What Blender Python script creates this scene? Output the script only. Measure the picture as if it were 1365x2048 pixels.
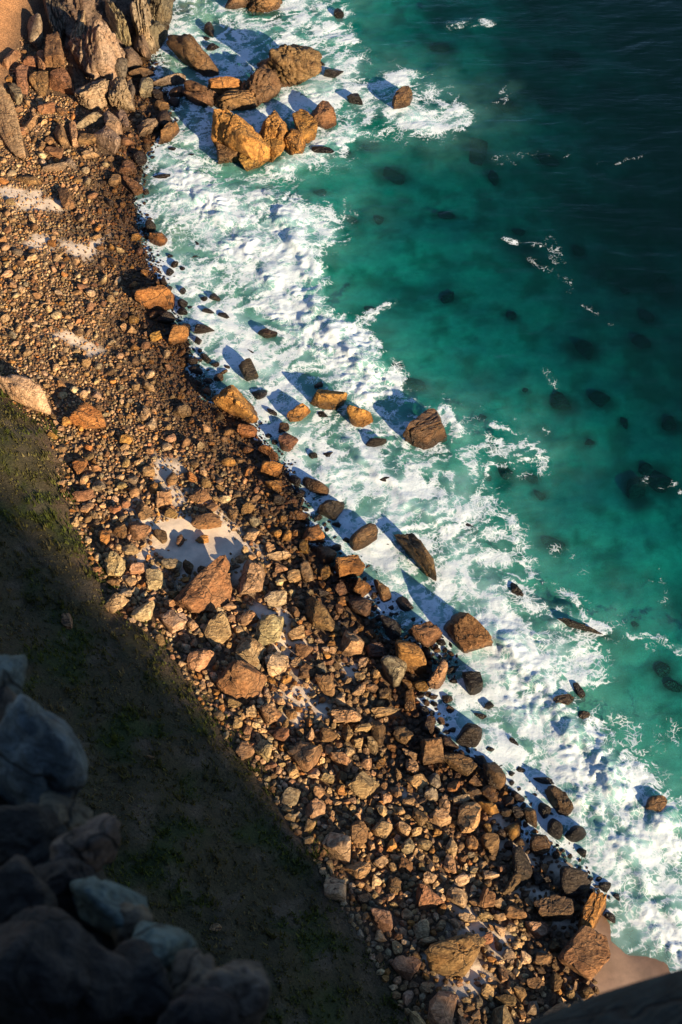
import bpy, bmesh, math, random, time
import numpy as np
from mathutils import Vector, Matrix

T0 = time.time()
for o in list(bpy.data.objects):
    bpy.data.objects.remove(o, do_unlink=True)
scene = bpy.context.scene
COL = scene.collection
R = math.radians
rng = np.random.default_rng(7)
random.seed(7)

# ------------------------------------------------------------------ camera
CAM_H, PITCH, VFOV = 70.0, 55.0, 40.0
cam_d = bpy.data.cameras.new('camera')
cam = bpy.data.objects.new('camera', cam_d); COL.objects.link(cam)
cam.location = (0, 0, CAM_H)
cam.rotation_euler = (R(90 - PITCH), 0, 0)
cam_d.sensor_fit = 'VERTICAL'; cam_d.sensor_height = 36; cam_d.sensor_width = 24
cam_d.lens = 18 / math.tan(R(VFOV / 2))
cam_d.clip_start = 0.2; cam_d.clip_end = 2000
cam_d.dof.use_dof = True; cam_d.dof.focus_distance = 86; cam_d.dof.aperture_fstop = 1.3
scene.camera = cam

# ------------------------------------------------------------------ sky and sun
SUN_H = np.array([0.66, -0.75]); SUN_H /= np.linalg.norm(SUN_H)     # horizontal direction towards the sun
SUN_EL = R(18)
world = bpy.data.worlds.new('World'); scene.world = world; world.use_nodes = True
wn = world.node_tree.nodes; wl = world.node_tree.links
sky = wn.new('ShaderNodeTexSky'); sky.sky_type = 'NISHITA'; sky.sun_disc = False
sky.sun_elevation = SUN_EL; sky.sun_rotation = math.atan2(SUN_H[0], SUN_H[1])
sky.air_density = 0.8; sky.dust_density = 0.2; sky.ozone_density = 3.0
wn['Background'].inputs[1].default_value = 0.085
wl.new(sky.outputs[0], wn['Background'].inputs[0])
sun_d = bpy.data.lights.new('sun', 'SUN'); sun = bpy.data.objects.new('sun', sun_d); COL.objects.link(sun)
sun_d.energy = 5.0; sun_d.angle = R(0.53); sun_d.color = (1.0, 0.78, 0.50)
to_sun = Vector((SUN_H[0] * math.cos(SUN_EL), SUN_H[1] * math.cos(SUN_EL), math.sin(SUN_EL)))
sun.rotation_euler = to_sun.to_track_quat('Z', 'Y').to_euler(); sun.location = (60, -60, 120)

scene.view_settings.view_transform = 'Standard'; scene.view_settings.look = 'None'
scene.view_settings.gamma = 1.0; scene.view_settings.use_curve_mapping = False
scene.view_settings.exposure = 1.4
scene.render.engine = 'CYCLES'
scene.cycles.use_denoising = True
scene.cycles.max_bounces = 6; scene.cycles.diffuse_bounces = 2; scene.cycles.glossy_bounces = 2
scene.cycles.transparent_max_bounces = 8; scene.cycles.volume_bounces = 0
scene.cycles.caustics_reflective = False; scene.cycles.caustics_refractive = False

# ------------------------------------------------------------------ noise and geometry helpers
_p = np.random.default_rng(3).permutation(256); PERM = np.concatenate([_p, _p, _p])
_a = np.linspace(0, 2 * np.pi, 256, endpoint=False); G2 = np.stack([np.cos(_a), np.sin(_a)], 1)
_g3 = np.random.default_rng(4).normal(size=(256, 3)); G3 = _g3 / np.linalg.norm(_g3, axis=1)[:, None]
def perlin2(x, y):
    xi = np.floor(x).astype(np.int64); yi = np.floor(y).astype(np.int64)
    xf = x - xi; yf = y - yi; xi &= 255; yi &= 255
    u = xf**3 * (xf * (xf * 6 - 15) + 10); v = yf**3 * (yf * (yf * 6 - 15) + 10)
    def g(ix, iy, dx, dy):
        h = PERM[PERM[ix] + iy]; return G2[h, 0] * dx + G2[h, 1] * dy
    a = g(xi, yi, xf, yf); b = g(xi + 1, yi, xf - 1, yf)
    c = g(xi, yi + 1, xf, yf - 1); d = g(xi + 1, yi + 1, xf - 1, yf - 1)
    return ((a + u * (b - a)) * (1 - v) + (c + u * (d - c)) * v) * 1.4
def perlin3(p):
    x, y, z = p[..., 0], p[..., 1], p[..., 2]
    xi = np.floor(x).astype(np.int64); yi = np.floor(y).astype(np.int64); zi = np.floor(z).astype(np.int64)
    xf = x - xi; yf = y - yi; zf = z - zi; xi &= 255; yi &= 255; zi &= 255
    f = lambda t: t**3 * (t * (t * 6 - 15) + 10)
    u, v, w = f(xf), f(yf), f(zf); r = 0
    for i in (0, 1):
        for j in (0, 1):
            for k in (0, 1):
                h = PERM[PERM[PERM[xi + i] + yi + j] + zi + k]
                g = G3[h]
                val = g[..., 0] * (xf - i) + g[..., 1] * (yf - j) + g[..., 2] * (zf - k)
                r = r + val * (u if i else 1 - u) * (v if j else 1 - v) * (w if k else 1 - w)
    return r * 1.5
def fbm2(x, y, oct=4, gain=0.5, lac=2.03):
    s = 0; a = 1.0; f = 1.0
    for i in range(oct):
        s = s + a * perlin2(x * f + 17.3 * i, y * f - 9.1 * i); a *= gain; f *= lac
    return s
def fbm3(p, oct=4, gain=0.5, lac=2.03):
    s = 0; a = 1.0; f = 1.0
    for i in range(oct):
        s = s + a * perlin3(p * f + 13.7 * i); a *= gain; f *= lac
    return s
def sstep(a, b, x):
    t = np.clip((x - a) / (b - a), 0, 1); return t * t * (3 - 2 * t)

W, H = 1365.0, 2048.0
TV = math.tan(R(VFOV / 2)); TH = TV * W / H
FWD = np.array([0, math.cos(R(PITCH)), -math.sin(R(PITCH))])
UP = np.array([0, math.sin(R(PITCH)), math.cos(R(PITCH))])
CPOS = np.array([0, 0, CAM_H])
def ray(px, py):
    px = np.asarray(px, float); py = np.asarray(py, float)
    a = (px - W / 2) / (W / 2) * TH; b = (H / 2 - py) / (H / 2) * TV
    return a[..., None] * np.array([1.0, 0, 0]) + b[..., None] * UP + FWD      # unit depth along the lens axis
def plane_pt(px, py, z=0.0):
    d = ray(px, py); t = (z - CAM_H) / d[..., 2]
    return CPOS + d * t[..., None]
def project(p):
    q = np.asarray(p, float) - CPOS; dz = q @ FWD
    return (W / 2 + (q[..., 0] / dz) / TH * W / 2, H / 2 - ((q @ UP) / dz) / TV * H / 2)
def poly_xy(pts, z=0.0):
    a = np.array(pts, float); return plane_pt(a[:, 0], a[:, 1], z)[:, :2]
def seg_dist(X, Y, P):
    """distance to an open polyline and the side of it (positive: left of the way along it)"""
    best = np.full(X.shape, 1e9); side = np.zeros(X.shape)
    for i in range(len(P) - 1):
        ax, ay = P[i]; bx, by = P[i + 1]; dx, dy = bx - ax, by - ay; L = dx * dx + dy * dy
        t = np.clip(((X - ax) * dx + (Y - ay) * dy) / L, 0, 1)
        ex = X - ax - t * dx; ey = Y - ay - t * dy; d = ex * ex + ey * ey
        s = np.sign(dx * (Y - ay) - dy * (X - ax))
        m = d < best; best = np.where(m, d, best); side = np.where(m, s, side)
    return np.sqrt(best), side
def inside(X, Y, P):
    c = np.zeros(X.shape, bool); n = len(P)
    for i in range(n):
        x1, y1 = P[i]; x2, y2 = P[(i + 1) % n]
        k = ((y1 > Y) != (y2 > Y)); k &= X < (x2 - x1) * (Y - y1) / ((y2 - y1) if y2 != y1 else 1e-9) + x1
        c ^= k
    return c

def mesh_np(name, verts, faces, smooth=True):
    """verts (n,3), faces (m,k) of one size k"""
    me = bpy.data.meshes.new(name); verts = np.ascontiguousarray(verts, dtype=np.float32)
    faces = np.ascontiguousarray(faces, dtype=np.int32); k = faces.shape[1]
    me.vertices.add(len(verts)); me.vertices.foreach_set('co', verts.ravel())
    me.loops.add(faces.size); me.loops.foreach_set('vertex_index', faces.ravel())
    me.polygons.add(len(faces)); me.polygons.foreach_set('loop_start', np.arange(0, faces.size, k, dtype=np.int32))
    me.update(calc_edges=True); me.validate()
    me.polygons.foreach_set('use_smooth', np.full(len(me.polygons), smooth))
    return me
def attr_f(me, name, v):
    a = me.attributes.new(name, 'FLOAT', 'POINT'); a.data.foreach_set('value', np.ascontiguousarray(v, dtype=np.float32))
def attr_c(me, name, v):
    a = me.attributes.new(name, 'FLOAT_COLOR', 'POINT')
    c = np.ones((len(v), 4), np.float32); c[:, :3] = v; a.data.foreach_set('color', c.ravel())
def facet(me, deg=32):
    me.set_sharp_from_angle(angle=R(deg)); return me
def link(name, data, mat=None, parent=None):
    o = bpy.data.objects.new(name, data); COL.objects.link(o)
    if mat and data is not None and not data.materials: data.materials.append(mat)
    if parent: o.parent = parent
    return o

# ------------------------------------------------------------------ layout lines, measured on the photograph and laid on the ground
SHORE = poly_xy([(352,-160),(348,-60),(345,60),(300,115),(300,160),(335,200),(340,260),(312,290),(280,335),(268,400),(290,460),
    (305,520),(335,565),(352,630),(372,690),(398,745),(430,790),(505,840),(545,905),(580,965),(604,1012),(645,1085),(690,1145),
    (735,1195),(768,1245),(845,1295),(872,1335),(848,1390),(856,1450),(905,1492),(972,1535),(1018,1590),(1056,1640),(1100,1695),
    (1145,1745),(1185,1790),(1225,1830),(1275,1868),(1340,1920),(1420,2010),(1550,2200),(1800,2700)])
FOOT = poly_xy([(-500,430),(-200,590),(-60,690),(0,735),(60,800),(112,840),(145,900),(155,980),(190,1060),(225,1140),(270,1210),(335,1255),
    (400,1335),(455,1425),(520,1495),(600,1605),(660,1695),(712,1790),(770,1885),(830,1985),(900,2090),(1040,2300),(1300,2700)], 1.4)
INLAND = poly_xy([(140,-160),(120,-40),(75,40),(45,150),(15,230),(-60,330),(-300,470)], 1.5)

def ground_z(X, Y, detail=True):
    X = np.asarray(X, float); Y = np.asarray(Y, float)
    ds, ss = seg_dist(X, Y, SHORE)                      # walking down the shore the land lies on the right (side < 0)
    s = np.where(ss < 0, ds, -ds)                       # >0 on land
    land = 0.115 * np.minimum(s, 16) + 0.01 * np.maximum(s - 16, 0)
    off = np.maximum(-s, 0)
    sea = -(0.075 * off + 0.0022 * np.minimum(off, 60)**2) - 0.25 * np.maximum(off - 60, 0)
    z = np.where(s > 0, land, sea)
    df, sf = seg_dist(X, Y, FOOT); d = np.where(sf < 0, df, -df)
    up = np.maximum(d, 0)
    z = z + np.where(d > 0, 0.72 * (np.sqrt(up**2 + 2.2) - 1.483), 0)
    di, si = seg_dist(X, Y, INLAND); e = np.where(si < 0, di, -di)
    z = z + np.where((e > 0) & (d < 0), 0.55 * (np.sqrt(np.maximum(e, 0)**2 + 2) - 1.414), 0)
    if detail:
        z = z + 0.16 * fbm2(X / 4, Y / 4, 4) * sstep(-4, 3, s) + 0.35 * fbm2(X / 7 + 5, Y / 7, 3) * sstep(-6, -20, s)
        z = z + sstep(0, 4, d) * (0.55 * fbm2(X / 5 + 3, Y / 5, 4) + 0.12 * fbm2(X * 1.3, Y * 1.3, 2))
    return z, s, d, e
def hit(px, py):
    """where the line of sight through a photo pixel meets the ground sheet"""
    d = ray(px, py); ts = np.arange(60, 190, 0.25); p = CPOS + d * ts[:, None]
    i = np.clip((p[:, 0] - gx[0]) / 0.4, 0, len(gx) - 2); j = np.clip((p[:, 1] - gy[0]) / 0.4, 0, len(gy) - 2)
    i0 = i.astype(int); j0 = j.astype(int); fi = i - i0; fj = j - j0
    z = (GZ[j0, i0] * (1 - fi) + GZ[j0, i0 + 1] * fi) * (1 - fj) + (GZ[j0 + 1, i0] * (1 - fi) + GZ[j0 + 1, i0 + 1] * fi) * fj
    g = p[:, 2] - z; k = int(np.argmax(g < 0)); k = max(k, 1)
    t = ts[k - 1] + 0.25 * g[k - 1] / max(g[k - 1] - g[k], 1e-6)
    return CPOS + d * t

# ------------------------------------------------------------------ materials
class NT:
    def __init__(s, name):
        s.m = bpy.data.materials.new(name); s.m.use_nodes = True; s.t = s.m.node_tree
        s.n = s.t.nodes; s.l = s.t.links; s.n.clear(); s.out = s.n.new('ShaderNodeOutputMaterial')
    def new(s, t, **kw):
        n = s.n.new(t)
        for k, v in kw.items(): setattr(n, k, v)
        return n
    def put(s, sock, v):
        if hasattr(v, 'is_output') or isinstance(v, bpy.types.NodeSocket): s.l.new(v, sock)
        else: sock.default_value = v
    def noise(s, vec, scale, detail=4, rough=0.55, dist=0.0):
        n = s.new('ShaderNodeTexNoise'); s.put(n.inputs['Vector'], vec); n.inputs['Scale'].default_value = scale
        n.inputs['Detail'].default_value = detail; n.inputs['Roughness'].default_value = rough; n.inputs['Distortion'].default_value = dist
        return n.outputs['Fac']
    def ramp(s, v, a, b, c0=0.0, c1=1.0):
        n = s.new('ShaderNodeMapRange', interpolation_type='SMOOTHSTEP'); s.put(n.inputs[0], v)
        n.inputs[1].default_value = a; n.inputs[2].default_value = b; n.inputs[3].default_value = c0; n.inputs[4].default_value = c1
        return n.outputs[0]
    def math(s, op, a, b=0.0):
        n = s.new('ShaderNodeMath', operation=op); s.put(n.inputs[0], a); s.put(n.inputs[1], b); return n.outputs[0]
    def mix(s, f, a, b, mode='MIX'):
        n = s.new('ShaderNodeMix', data_type='RGBA', blend_type=mode); s.put(n.inputs['Factor'], f)
        s.put(n.inputs['A'], a if not isinstance(a, tuple) else (*a, 1)); s.put(n.inputs['B'], b if not isinstance(b, tuple) else (*b, 1))
        return n.outputs['Result']
    def attr(s, name, kind='GEOMETRY'):
        return s.new('ShaderNodeAttribute', attribute_name=name, attribute_type=kind)
    def pos(s): return s.new('ShaderNodeNewGeometry').outputs['Position']
    def bump(s, h, strength, dist, normal=None):
        n = s.new('ShaderNodeBump'); n.inputs['Strength'].default_value = strength; n.inputs['Distance'].default_value = dist
        s.put(n.inputs['Height'], h)
        if normal: s.l.new(normal, n.inputs['Normal'])
        return n.outputs[0]
    def scale_vec(s, v, sc):
        n = s.new('ShaderNodeMapping'); s.l.new(v, n.inputs['Vector']); n.inputs['Scale'].default_value = sc; return n.outputs[0]

def rock_material(name, from_object, granite=False):
    t = NT(name); P = t.pos()
    if from_object:
        tint = t.new('ShaderNodeObjectInfo').outputs['Color']; wet = t.attr('wet', 'OBJECT').outputs['Fac']
    else:
        tint = t.attr('tint').outputs['Color']; wet = t.attr('wet').outputs['Fac']
    big = t.noise(P, 0.9, 5, 0.6); mid = t.noise(P, 4.5, 6, 0.65, 0.6); fine = t.noise(P, 22, 4, 0.7)
    layer = t.noise(t.scale_vec(P, (1.2, 2.4, 7.5)), 1.6, 5, 0.6, 0.8)
    crack = None
    if from_object:
        vor = t.new('ShaderNodeTexVoronoi', feature='DISTANCE_TO_EDGE'); vor.inputs['Scale'].default_value = 0.55 if not granite else 0.8
        wv = t.new('ShaderNodeVectorMath', operation='ADD'); t.l.new(P if not granite else t.scale_vec(P, (1.3, 1.0, 0.4)), wv.inputs[0])
        nn = t.new('ShaderNodeTexNoise'); nn.inputs['Scale'].default_value = 1.5; t.l.new(P, nn.inputs['Vector']); t.l.new(nn.outputs['Color'], wv.inputs[1])
        t.l.new(wv.outputs[0], vor.inputs['Vector'])
        crack = t.ramp(vor.outputs['Distance'], 0.004, 0.022)
    c = t.mix(t.ramp(mid, 0.3, 0.7), (0.5, 0.46, 0.42), (1.25, 1.2, 1.15))
    c = t.mix(1.0, tint, c, 'MULTIPLY')
    c = t.mix(t.ramp(big, 0.45, 0.7, 0, 0.45), c, t.mix(1.0, c, (1.12, 0.86, 0.62), 'MULTIPLY'))
    c = t.mix(t.ramp(layer, 0.52, 0.36, 0, 0.6), c, t.mix(1.0, c, (0.45, 0.38, 0.34), 'MULTIPLY'))
    c = t.mix(t.ramp(fine, 0.55, 0.75, 0, 0.45), c, t.mix(1.0, c, (0.5, 0.5, 0.52), 'MULTIPLY'))
    if from_object and not granite:
        stain = t.noise(P, 0.55, 5, 0.7, 0.7)
        c = t.mix(t.math('MULTIPLY', t.ramp(stain, 0.48, 0.62), 0.55), c, t.mix(1.0, c, (0.34, 0.30, 0.28), 'MULTIPLY'))
    if from_object:
        c = t.mix(t.math('MULTIPLY', t.math('SUBTRACT', 1.0, crack), 0.75), c, (0.02, 0.016, 0.012))
    c = t.mix(t.math('MULTIPLY', wet, 0.6), c, t.mix(1.0, c, (0.36, 0.28, 0.22), 'MULTIPLY'))
    sep = t.new('ShaderNodeSeparateXYZ'); t.l.new(P, sep.inputs[0])
    band = t.ramp(t.math('ADD', sep.outputs['Z'], t.math('MULTIPLY', t.math('SUBTRACT', big, 0.5), 1.6)), 0.80, 0.30)
    c = t.mix(t.math('MULTIPLY', band, 0.8), c, t.mix(1.0, c, (0.22, 0.19, 0.17), 'MULTIPLY'))
    wet = t.math('MAXIMUM', wet, band)
    b = t.new('ShaderNodeBsdfPrincipled'); t.put(b.inputs['Base Color'], c)
    t.put(b.inputs['Roughness'], t.ramp(wet, 0, 1, 0.9, 0.36)); b.inputs['Specular IOR Level'].default_value = 0.35
    h = t.math('ADD', t.math('MULTIPLY', layer, 0.22 if not granite else 0.10), t.math('ADD', t.math('MULTIPLY', mid, 0.12), t.math('MULTIPLY', fine, 0.025)))
    if from_object: h = t.math('ADD', h, t.math('MULTIPLY', crack, 0.05))
    n3 = t.bump(h, 0.9, 1.0)
    t.l.new(n3, b.inputs['Normal']); t.l.new(b.outputs[0], t.out.inputs[0])
    return t.m
M_ROCK = rock_material('rock', True); M_GRAN = rock_material('granite', True, True); M_STONES = rock_material('beach stones', False)

def ground_material():
    t = NT('ground'); P = t.pos(); col = t.attr('tint').outputs['Color']; wet = t.attr('wet').outputs['Fac']; gr = t.attr('grit').outputs['Fac']
    n1 = t.noise(P, 1.1, 6, 0.6); n2 = t.noise(P, 9, 5, 0.7); n3 = t.noise(P, 40, 3, 0.6)
    c = t.mix(1.0, col, t.mix(t.ramp(n1, 0.3, 0.7), (0.8, 0.8, 0.8), (1.12, 1.1, 1.08)), 'MULTIPLY')
    c2 = t.mix(1.0, c, t.mix(t.ramp(n2, 0.3, 0.7), (0.45, 0.42, 0.4), (1.35, 1.3, 1.25)), 'MULTIPLY')
    c = t.mix(gr, c, c2)
    c = t.mix(t.math('MULTIPLY', wet, 0.65), c, t.mix(1.0, c, (0.4, 0.36, 0.33), 'MULTIPLY'))
    b = t.new('ShaderNodeBsdfPrincipled'); t.put(b.inputs['Base Color'], c); t.put(b.inputs['Roughness'], t.ramp(wet, 0, 1, 0.95, 0.35))
    b.inputs['Specular IOR Level'].default_value = 0.3
    h = t.math('ADD', t.math('MULTIPLY', t.math('MULTIPLY', n2, gr), 1.0), t.math('MULTIPLY', n3, 0.12))
    t.l.new(t.bump(h, 0.7, 0.16), b.inputs['Normal']); t.l.new(b.outputs[0], t.out.inputs[0])
    return t.m
M_GROUND = ground_material()

def grass_material():
    t = NT('grass'); tint = t.attr('tint').outputs['Color']
    d = t.new('ShaderNodeBsdfDiffuse'); t.l.new(tint, d.inputs[0])
    tr = t.new('ShaderNodeBsdfTranslucent'); t.l.new(tint, tr.inputs[0])
    m = t.new('ShaderNodeMixShader'); m.inputs[0].default_value = 0.3; t.l.new(d.outputs[0], m.inputs[1]); t.l.new(tr.outputs[0], m.inputs[2])
    t.l.new(m.outputs[0], t.out.inputs[0]); return t.m
M_GRASS = grass_material()

def sea_material():
    t = NT('sea water'); P = t.pos()
    foam = t.attr('foam').outputs['Fac']; milk = t.attr('milk').outputs['Fac']
    # fine lace inside the foam, kept in world metres
    w1 = t.new('ShaderNodeTexNoise'); w1.inputs['Scale'].default_value = 0.9; w1.inputs['Detail'].default_value = 2; t.l.new(P, w1.inputs['Vector'])
    add = t.new('ShaderNodeVectorMath', operation='MULTIPLY_ADD'); t.l.new(w1.outputs['Color'], add.inputs[0]); add.inputs[1].default_value = (1.6, 1.6, 0); t.l.new(P, add.inputs[2])
    v1 = t.new('ShaderNodeTexVoronoi', feature='DISTANCE_TO_EDGE'); v1.inputs['Scale'].default_value = 3.2; t.l.new(add.outputs[0], v1.inputs['Vector'])
    lace = t.ramp(v1.outputs['Distance'], 0.14, 0.0)
    fine = t.noise(P, 7, 3, 0.7, 0.0)
    val = t.math('ADD', foam, t.math('ADD', t.math('MULTIPLY', t.math('MULTIPLY', t.math('SUBTRACT', lace, 0.35), 0.40), t.ramp(foam, 0.15, 0.55)), t.math('MULTIPLY', t.math('SUBTRACT', fine, 0.5), 0.6)))
    a = t.ramp(val, 0.37, 0.97)
    a = t.math('MULTIPLY', a, t.ramp(foam, 0.02, 0.14))
    ripple = t.noise(t.scale_vec(P, (0.35, 1.8, 1)), 1.3, 3, 0.55, 0.0)
    rb = t.bump(ripple, 0.6, 0.09)
    fb = t.bump(fine, 0.5, 0.05)
    # clear water: see-through with a mirror film
    tr = t.new('ShaderNodeBsdfTransparent'); tr.inputs[0].default_value = (0.97, 1, 0.99, 1)
    gl = t.new('ShaderNodeBsdfGlossy'); gl.inputs['Roughness'].default_value = 0.12; t.l.new(rb, gl.inputs['Normal'])
    lw = t.new('ShaderNodeLayerWeight'); lw.inputs['Blend'].default_value = 0.5; t.l.new(rb, lw.inputs['Normal'])
    fr = t.math('ADD', t.math('MULTIPLY', t.math('POWER', lw.outputs['Facing'], 5.0), 0.98), 0.02)
    clear = t.new('ShaderNodeMixShader'); t.put(clear.inputs[0], fr); t.l.new(tr.outputs[0], clear.inputs[1]); t.l.new(gl.outputs[0], clear.inputs[2])
    # water clouded by air bubbles
    md = t.new('ShaderNodeBsdfDiffuse'); t.put(md.inputs[0], t.mix(t.ramp(milk, 0.25, 0.85), (0.13, 0.38, 0.35), (0.36, 0.58, 0.60)))
    milky = t.new('ShaderNodeMixShader'); t.put(milky.inputs[0], milk); t.l.new(clear.outputs[0], milky.inputs[1]); t.l.new(md.outputs[0], milky.inputs[2])
    fd = t.new('ShaderNodeBsdfDiffuse'); fd.inputs[0].default_value = (0.74, 0.83, 0.90, 1); t.l.new(fb, fd.inputs['Normal'])
    ft = t.new('ShaderNodeBsdfTranslucent'); ft.inputs[0].default_value = (0.8, 0.86, 0.86, 1)
    fm = t.new('ShaderNodeMixShader'); fm.inputs[0].default_value = 0.2; t.l.new(fd.outputs[0], fm.inputs[1]); t.l.new(ft.outputs[0], fm.inputs[2])
    s = t.new('ShaderNodeMixShader'); t.put(s.inputs[0], a); t.l.new(milky.outputs[0], s.inputs[1]); t.l.new(fm.outputs[0], s.inputs[2])
    t.l.new(s.outputs[0], t.out.inputs[0])
    va = t.new('ShaderNodeVolumeAbsorption'); va.inputs['Color'].default_value = (0.0, 0.755, 0.765, 1); va.inputs['Density'].default_value = 0.72
    vs = t.new('ShaderNodeVolumeScatter'); vs.inputs['Color'].default_value = (0.25, 0.75, 0.74, 1); vs.inputs['Density'].default_value = 0.009
    ad = t.new('ShaderNodeAddShader'); t.l.new(va.outputs[0], ad.inputs[0]); t.l.new(vs.outputs[0], ad.inputs[1])
    t.l.new(ad.outputs[0], t.out.inputs['Volume'])
    return t.m
M_SEA = sea_material()

# ------------------------------------------------------------------ ground: seabed, beach and hillside out of one height sheet
SAND = [((60,395),70,24,10),((170,490),26,40,60),((90,480),30,22,0),((150,680),60,16,20),((330,930),40,26,60),((350,985),40,18,70),((385,1085),125,68,22),
        ((420,1070),50,30,20),((330,1095),55,40,40),((545,1240),80,28,45),((600,1390),55,34,50),((640,1420),40,22,60),((575,1310),60,16,60),
        ((950,1850),55,26,25),((930,1950),60,34,20),((1000,1900),30,20,40),((820,1580),30,10,45),((1080,1780),36,16,20),((1040,1660),70,32,45),
        ((1240,1900),120,60,40),((1290,1960),150,60,35),((1130,1720),50,18,45),((700,1330),20,12,30)]
SANDW = []
for (c, a, b, an) in SAND:
    w = plane_pt(c[0], c[1], 1.0); k = np.linalg.norm(w - CPOS) * TV / (H / 2)
    SANDW.append((w[0], w[1], a * k * 1.08, b * k * 1.08 / 0.85, -R(an)))
def sand_mask(X, Y):
    m = np.zeros(X.shape)
    n = fbm2(X / 1.3, Y / 1.3, 4) * 0.75
    for (cx, cy, a, b, an) in SANDW:
        u = (X - cx) * math.cos(an) + (Y - cy) * math.sin(an); v = -(X - cx) * math.sin(an) + (Y - cy) * math.cos(an)
        m = np.maximum(m, 1 - sstep(0.45, 1.15, np.sqrt((u / a)**2 + (v / b)**2) + n))
    return m
# rocks under the water (photo position, half length, half width, angle); dark seaweed tint painted round each stands in for blur in murky water
SUB = [(785,352,31,17,5),(741,291,20,13,0),(955,305,26,32,-30),(985,355,14,20,-30),(1095,320,30,14,0),(702,440,18,9,10),(756,441,14,11,0),(890,432,26,8,0),(897,598,22,13,-40),(1157,505,15,16,0),(1325,580,26,34,0),(1292,636,20,18,0),(1283,686,24,18,10),
 (1168,702,31,24,20),(1249,582,14,9,0),(1020,632,16,11,0),(1123,806,28,21,5),(1199,798,24,18,5),(1340,850,22,22,0),(1247,846,13,13,0),(795,733,12,10,0),(832,770,26,15,5),(1012,944,16,20,-35),(1062,957,19,11,10),(1080,990,17,12,25),(1270,985,24,40,0),(1310,960,40,28,0),(1290,940,20,16,0),
 (966,835,9,6,0),(1105,1090,29,17,10),(1326,1340,20,17,10),(1345,1372,26,13,0),(1265,1572,34,14,35),(975,955,10,10,0),(1035,465,18,8,0),(740,620,16,8,0),(1180,885,12,8,0),(1270,1250,10,7,0),(1190,1260,40,11,15),(1050,780,8,6,0),(640,385,16,9,0),(690,310,16,8,0),(560,330,14,7,10),(880,95,24,12,0),(1130,120,34,22,0),(1010,210,24,18,0)]
gx = np.arange(-72, 100.01, 0.4); gy = np.arange(8, 175.01, 0.4)
GX, GY = np.meshgrid(gx, gy); GZ, GS, GD, GE = ground_z(GX, GY)
sandm = sand_mask(GX, GY)
gpx, gpy = project(np.stack([GX, GY, GZ], -1))
def lerp(a, b, m): return a * (1 - m[..., None]) + b * m[..., None]
tint = np.tile(np.array([0.12, 0.08, 0.05]), GX.shape + (1,))
tint = lerp(tint, np.array([0.60, 0.50, 0.40]), sandm)
sandm = np.maximum(sandm, sstep(1.15, 0.8, np.sqrt(((gpx - 395) / 96)**2 + ((gpy - 1086) / 54)**2) + 0.15 * fbm2(GX, GY, 3)))
tint = lerp(tint, np.array([0.62, 0.52, 0.42]), sandm * (gpx < 500) * (gpy > 1000) * (gpy < 1160))
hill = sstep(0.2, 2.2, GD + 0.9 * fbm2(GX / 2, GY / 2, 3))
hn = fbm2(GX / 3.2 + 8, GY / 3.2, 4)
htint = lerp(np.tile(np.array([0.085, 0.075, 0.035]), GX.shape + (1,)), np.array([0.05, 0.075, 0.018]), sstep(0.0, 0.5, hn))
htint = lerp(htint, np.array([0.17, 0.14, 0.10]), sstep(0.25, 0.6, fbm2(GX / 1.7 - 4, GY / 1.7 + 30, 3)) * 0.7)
wet_tongue = sstep(1150, 1200, gpx) * sstep(1770, 1830, gpy) * (GS > -3)
tint = lerp(tint, np.array([0.30, 0.205, 0.15]), wet_tongue)
tint = lerp(tint, np.array([0.42, 0.22, 0.10]), sstep(0.5, 3.0, GE) * (GD < 0))
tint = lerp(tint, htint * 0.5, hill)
sea_m = sstep(0.0, -2.0, GS)
bedn = fbm2(GX / 6 + 20, GY / 6, 4)
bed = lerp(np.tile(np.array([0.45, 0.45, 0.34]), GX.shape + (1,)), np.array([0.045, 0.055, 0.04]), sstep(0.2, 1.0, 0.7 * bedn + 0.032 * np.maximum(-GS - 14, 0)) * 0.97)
weed_murk = np.zeros(GX.shape)
for (c0, c1, a, b, an) in SUB:
    w = hit(c0, c1); k = np.linalg.norm(w - CPOS) * TV / (H / 2); t_ = -R(an)
    u = (GX - w[0]) * math.cos(t_) + (GY - w[1]) * math.sin(t_); v = -(GX - w[0]) * math.sin(t_) + (GY - w[1]) * math.cos(t_)
    weed_murk = np.maximum(weed_murk, sstep(1.75, 0.55, np.sqrt((u / (a * k))**2 + (v / (b * k / 0.8))**2) + 0.35 * bedn))
bed = lerp(bed, np.array([0.17, 0.19, 0.13]), sstep(0.0, 0.55, fbm2(GX / 1.9, GY / 2.3 + 9, 4)) * 0.75)
bed = lerp(bed, np.array([0.035, 0.045, 0.03]), weed_murk * 0.9)  # darkened bed tint softens the outline of each sunken rock
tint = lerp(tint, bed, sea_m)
wet = np.clip(sstep(2.2, 0.5, GS), 0, 1) * (GS > -1.5)
grit = np.clip(1 - np.maximum(np.maximum(sandm, wet_tongue), sea_m * 0.9) * 0.92, 0, 1)
ny, nx = GX.shape
idx = np.arange(nx * ny).reshape(ny, nx)
quads = np.stack([idx[:-1, :-1], idx[:-1, 1:], idx[1:, 1:], idx[1:, :-1]], -1).reshape(-1, 4)
zone = np.where(GD > 0.0, 2, np.where(GS > 0, 1, 0)); qz = zone[:-1, :-1].ravel()
V = np.stack([GX, GY, GZ], -1).reshape(-1, 3)
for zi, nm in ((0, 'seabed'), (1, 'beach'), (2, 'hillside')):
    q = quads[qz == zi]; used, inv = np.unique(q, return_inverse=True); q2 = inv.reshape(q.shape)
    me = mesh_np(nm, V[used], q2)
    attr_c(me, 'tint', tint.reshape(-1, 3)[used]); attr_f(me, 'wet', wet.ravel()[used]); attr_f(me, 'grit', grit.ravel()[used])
    o = link(nm, me, M_GROUND); o['kind'] = 'structure'

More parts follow.
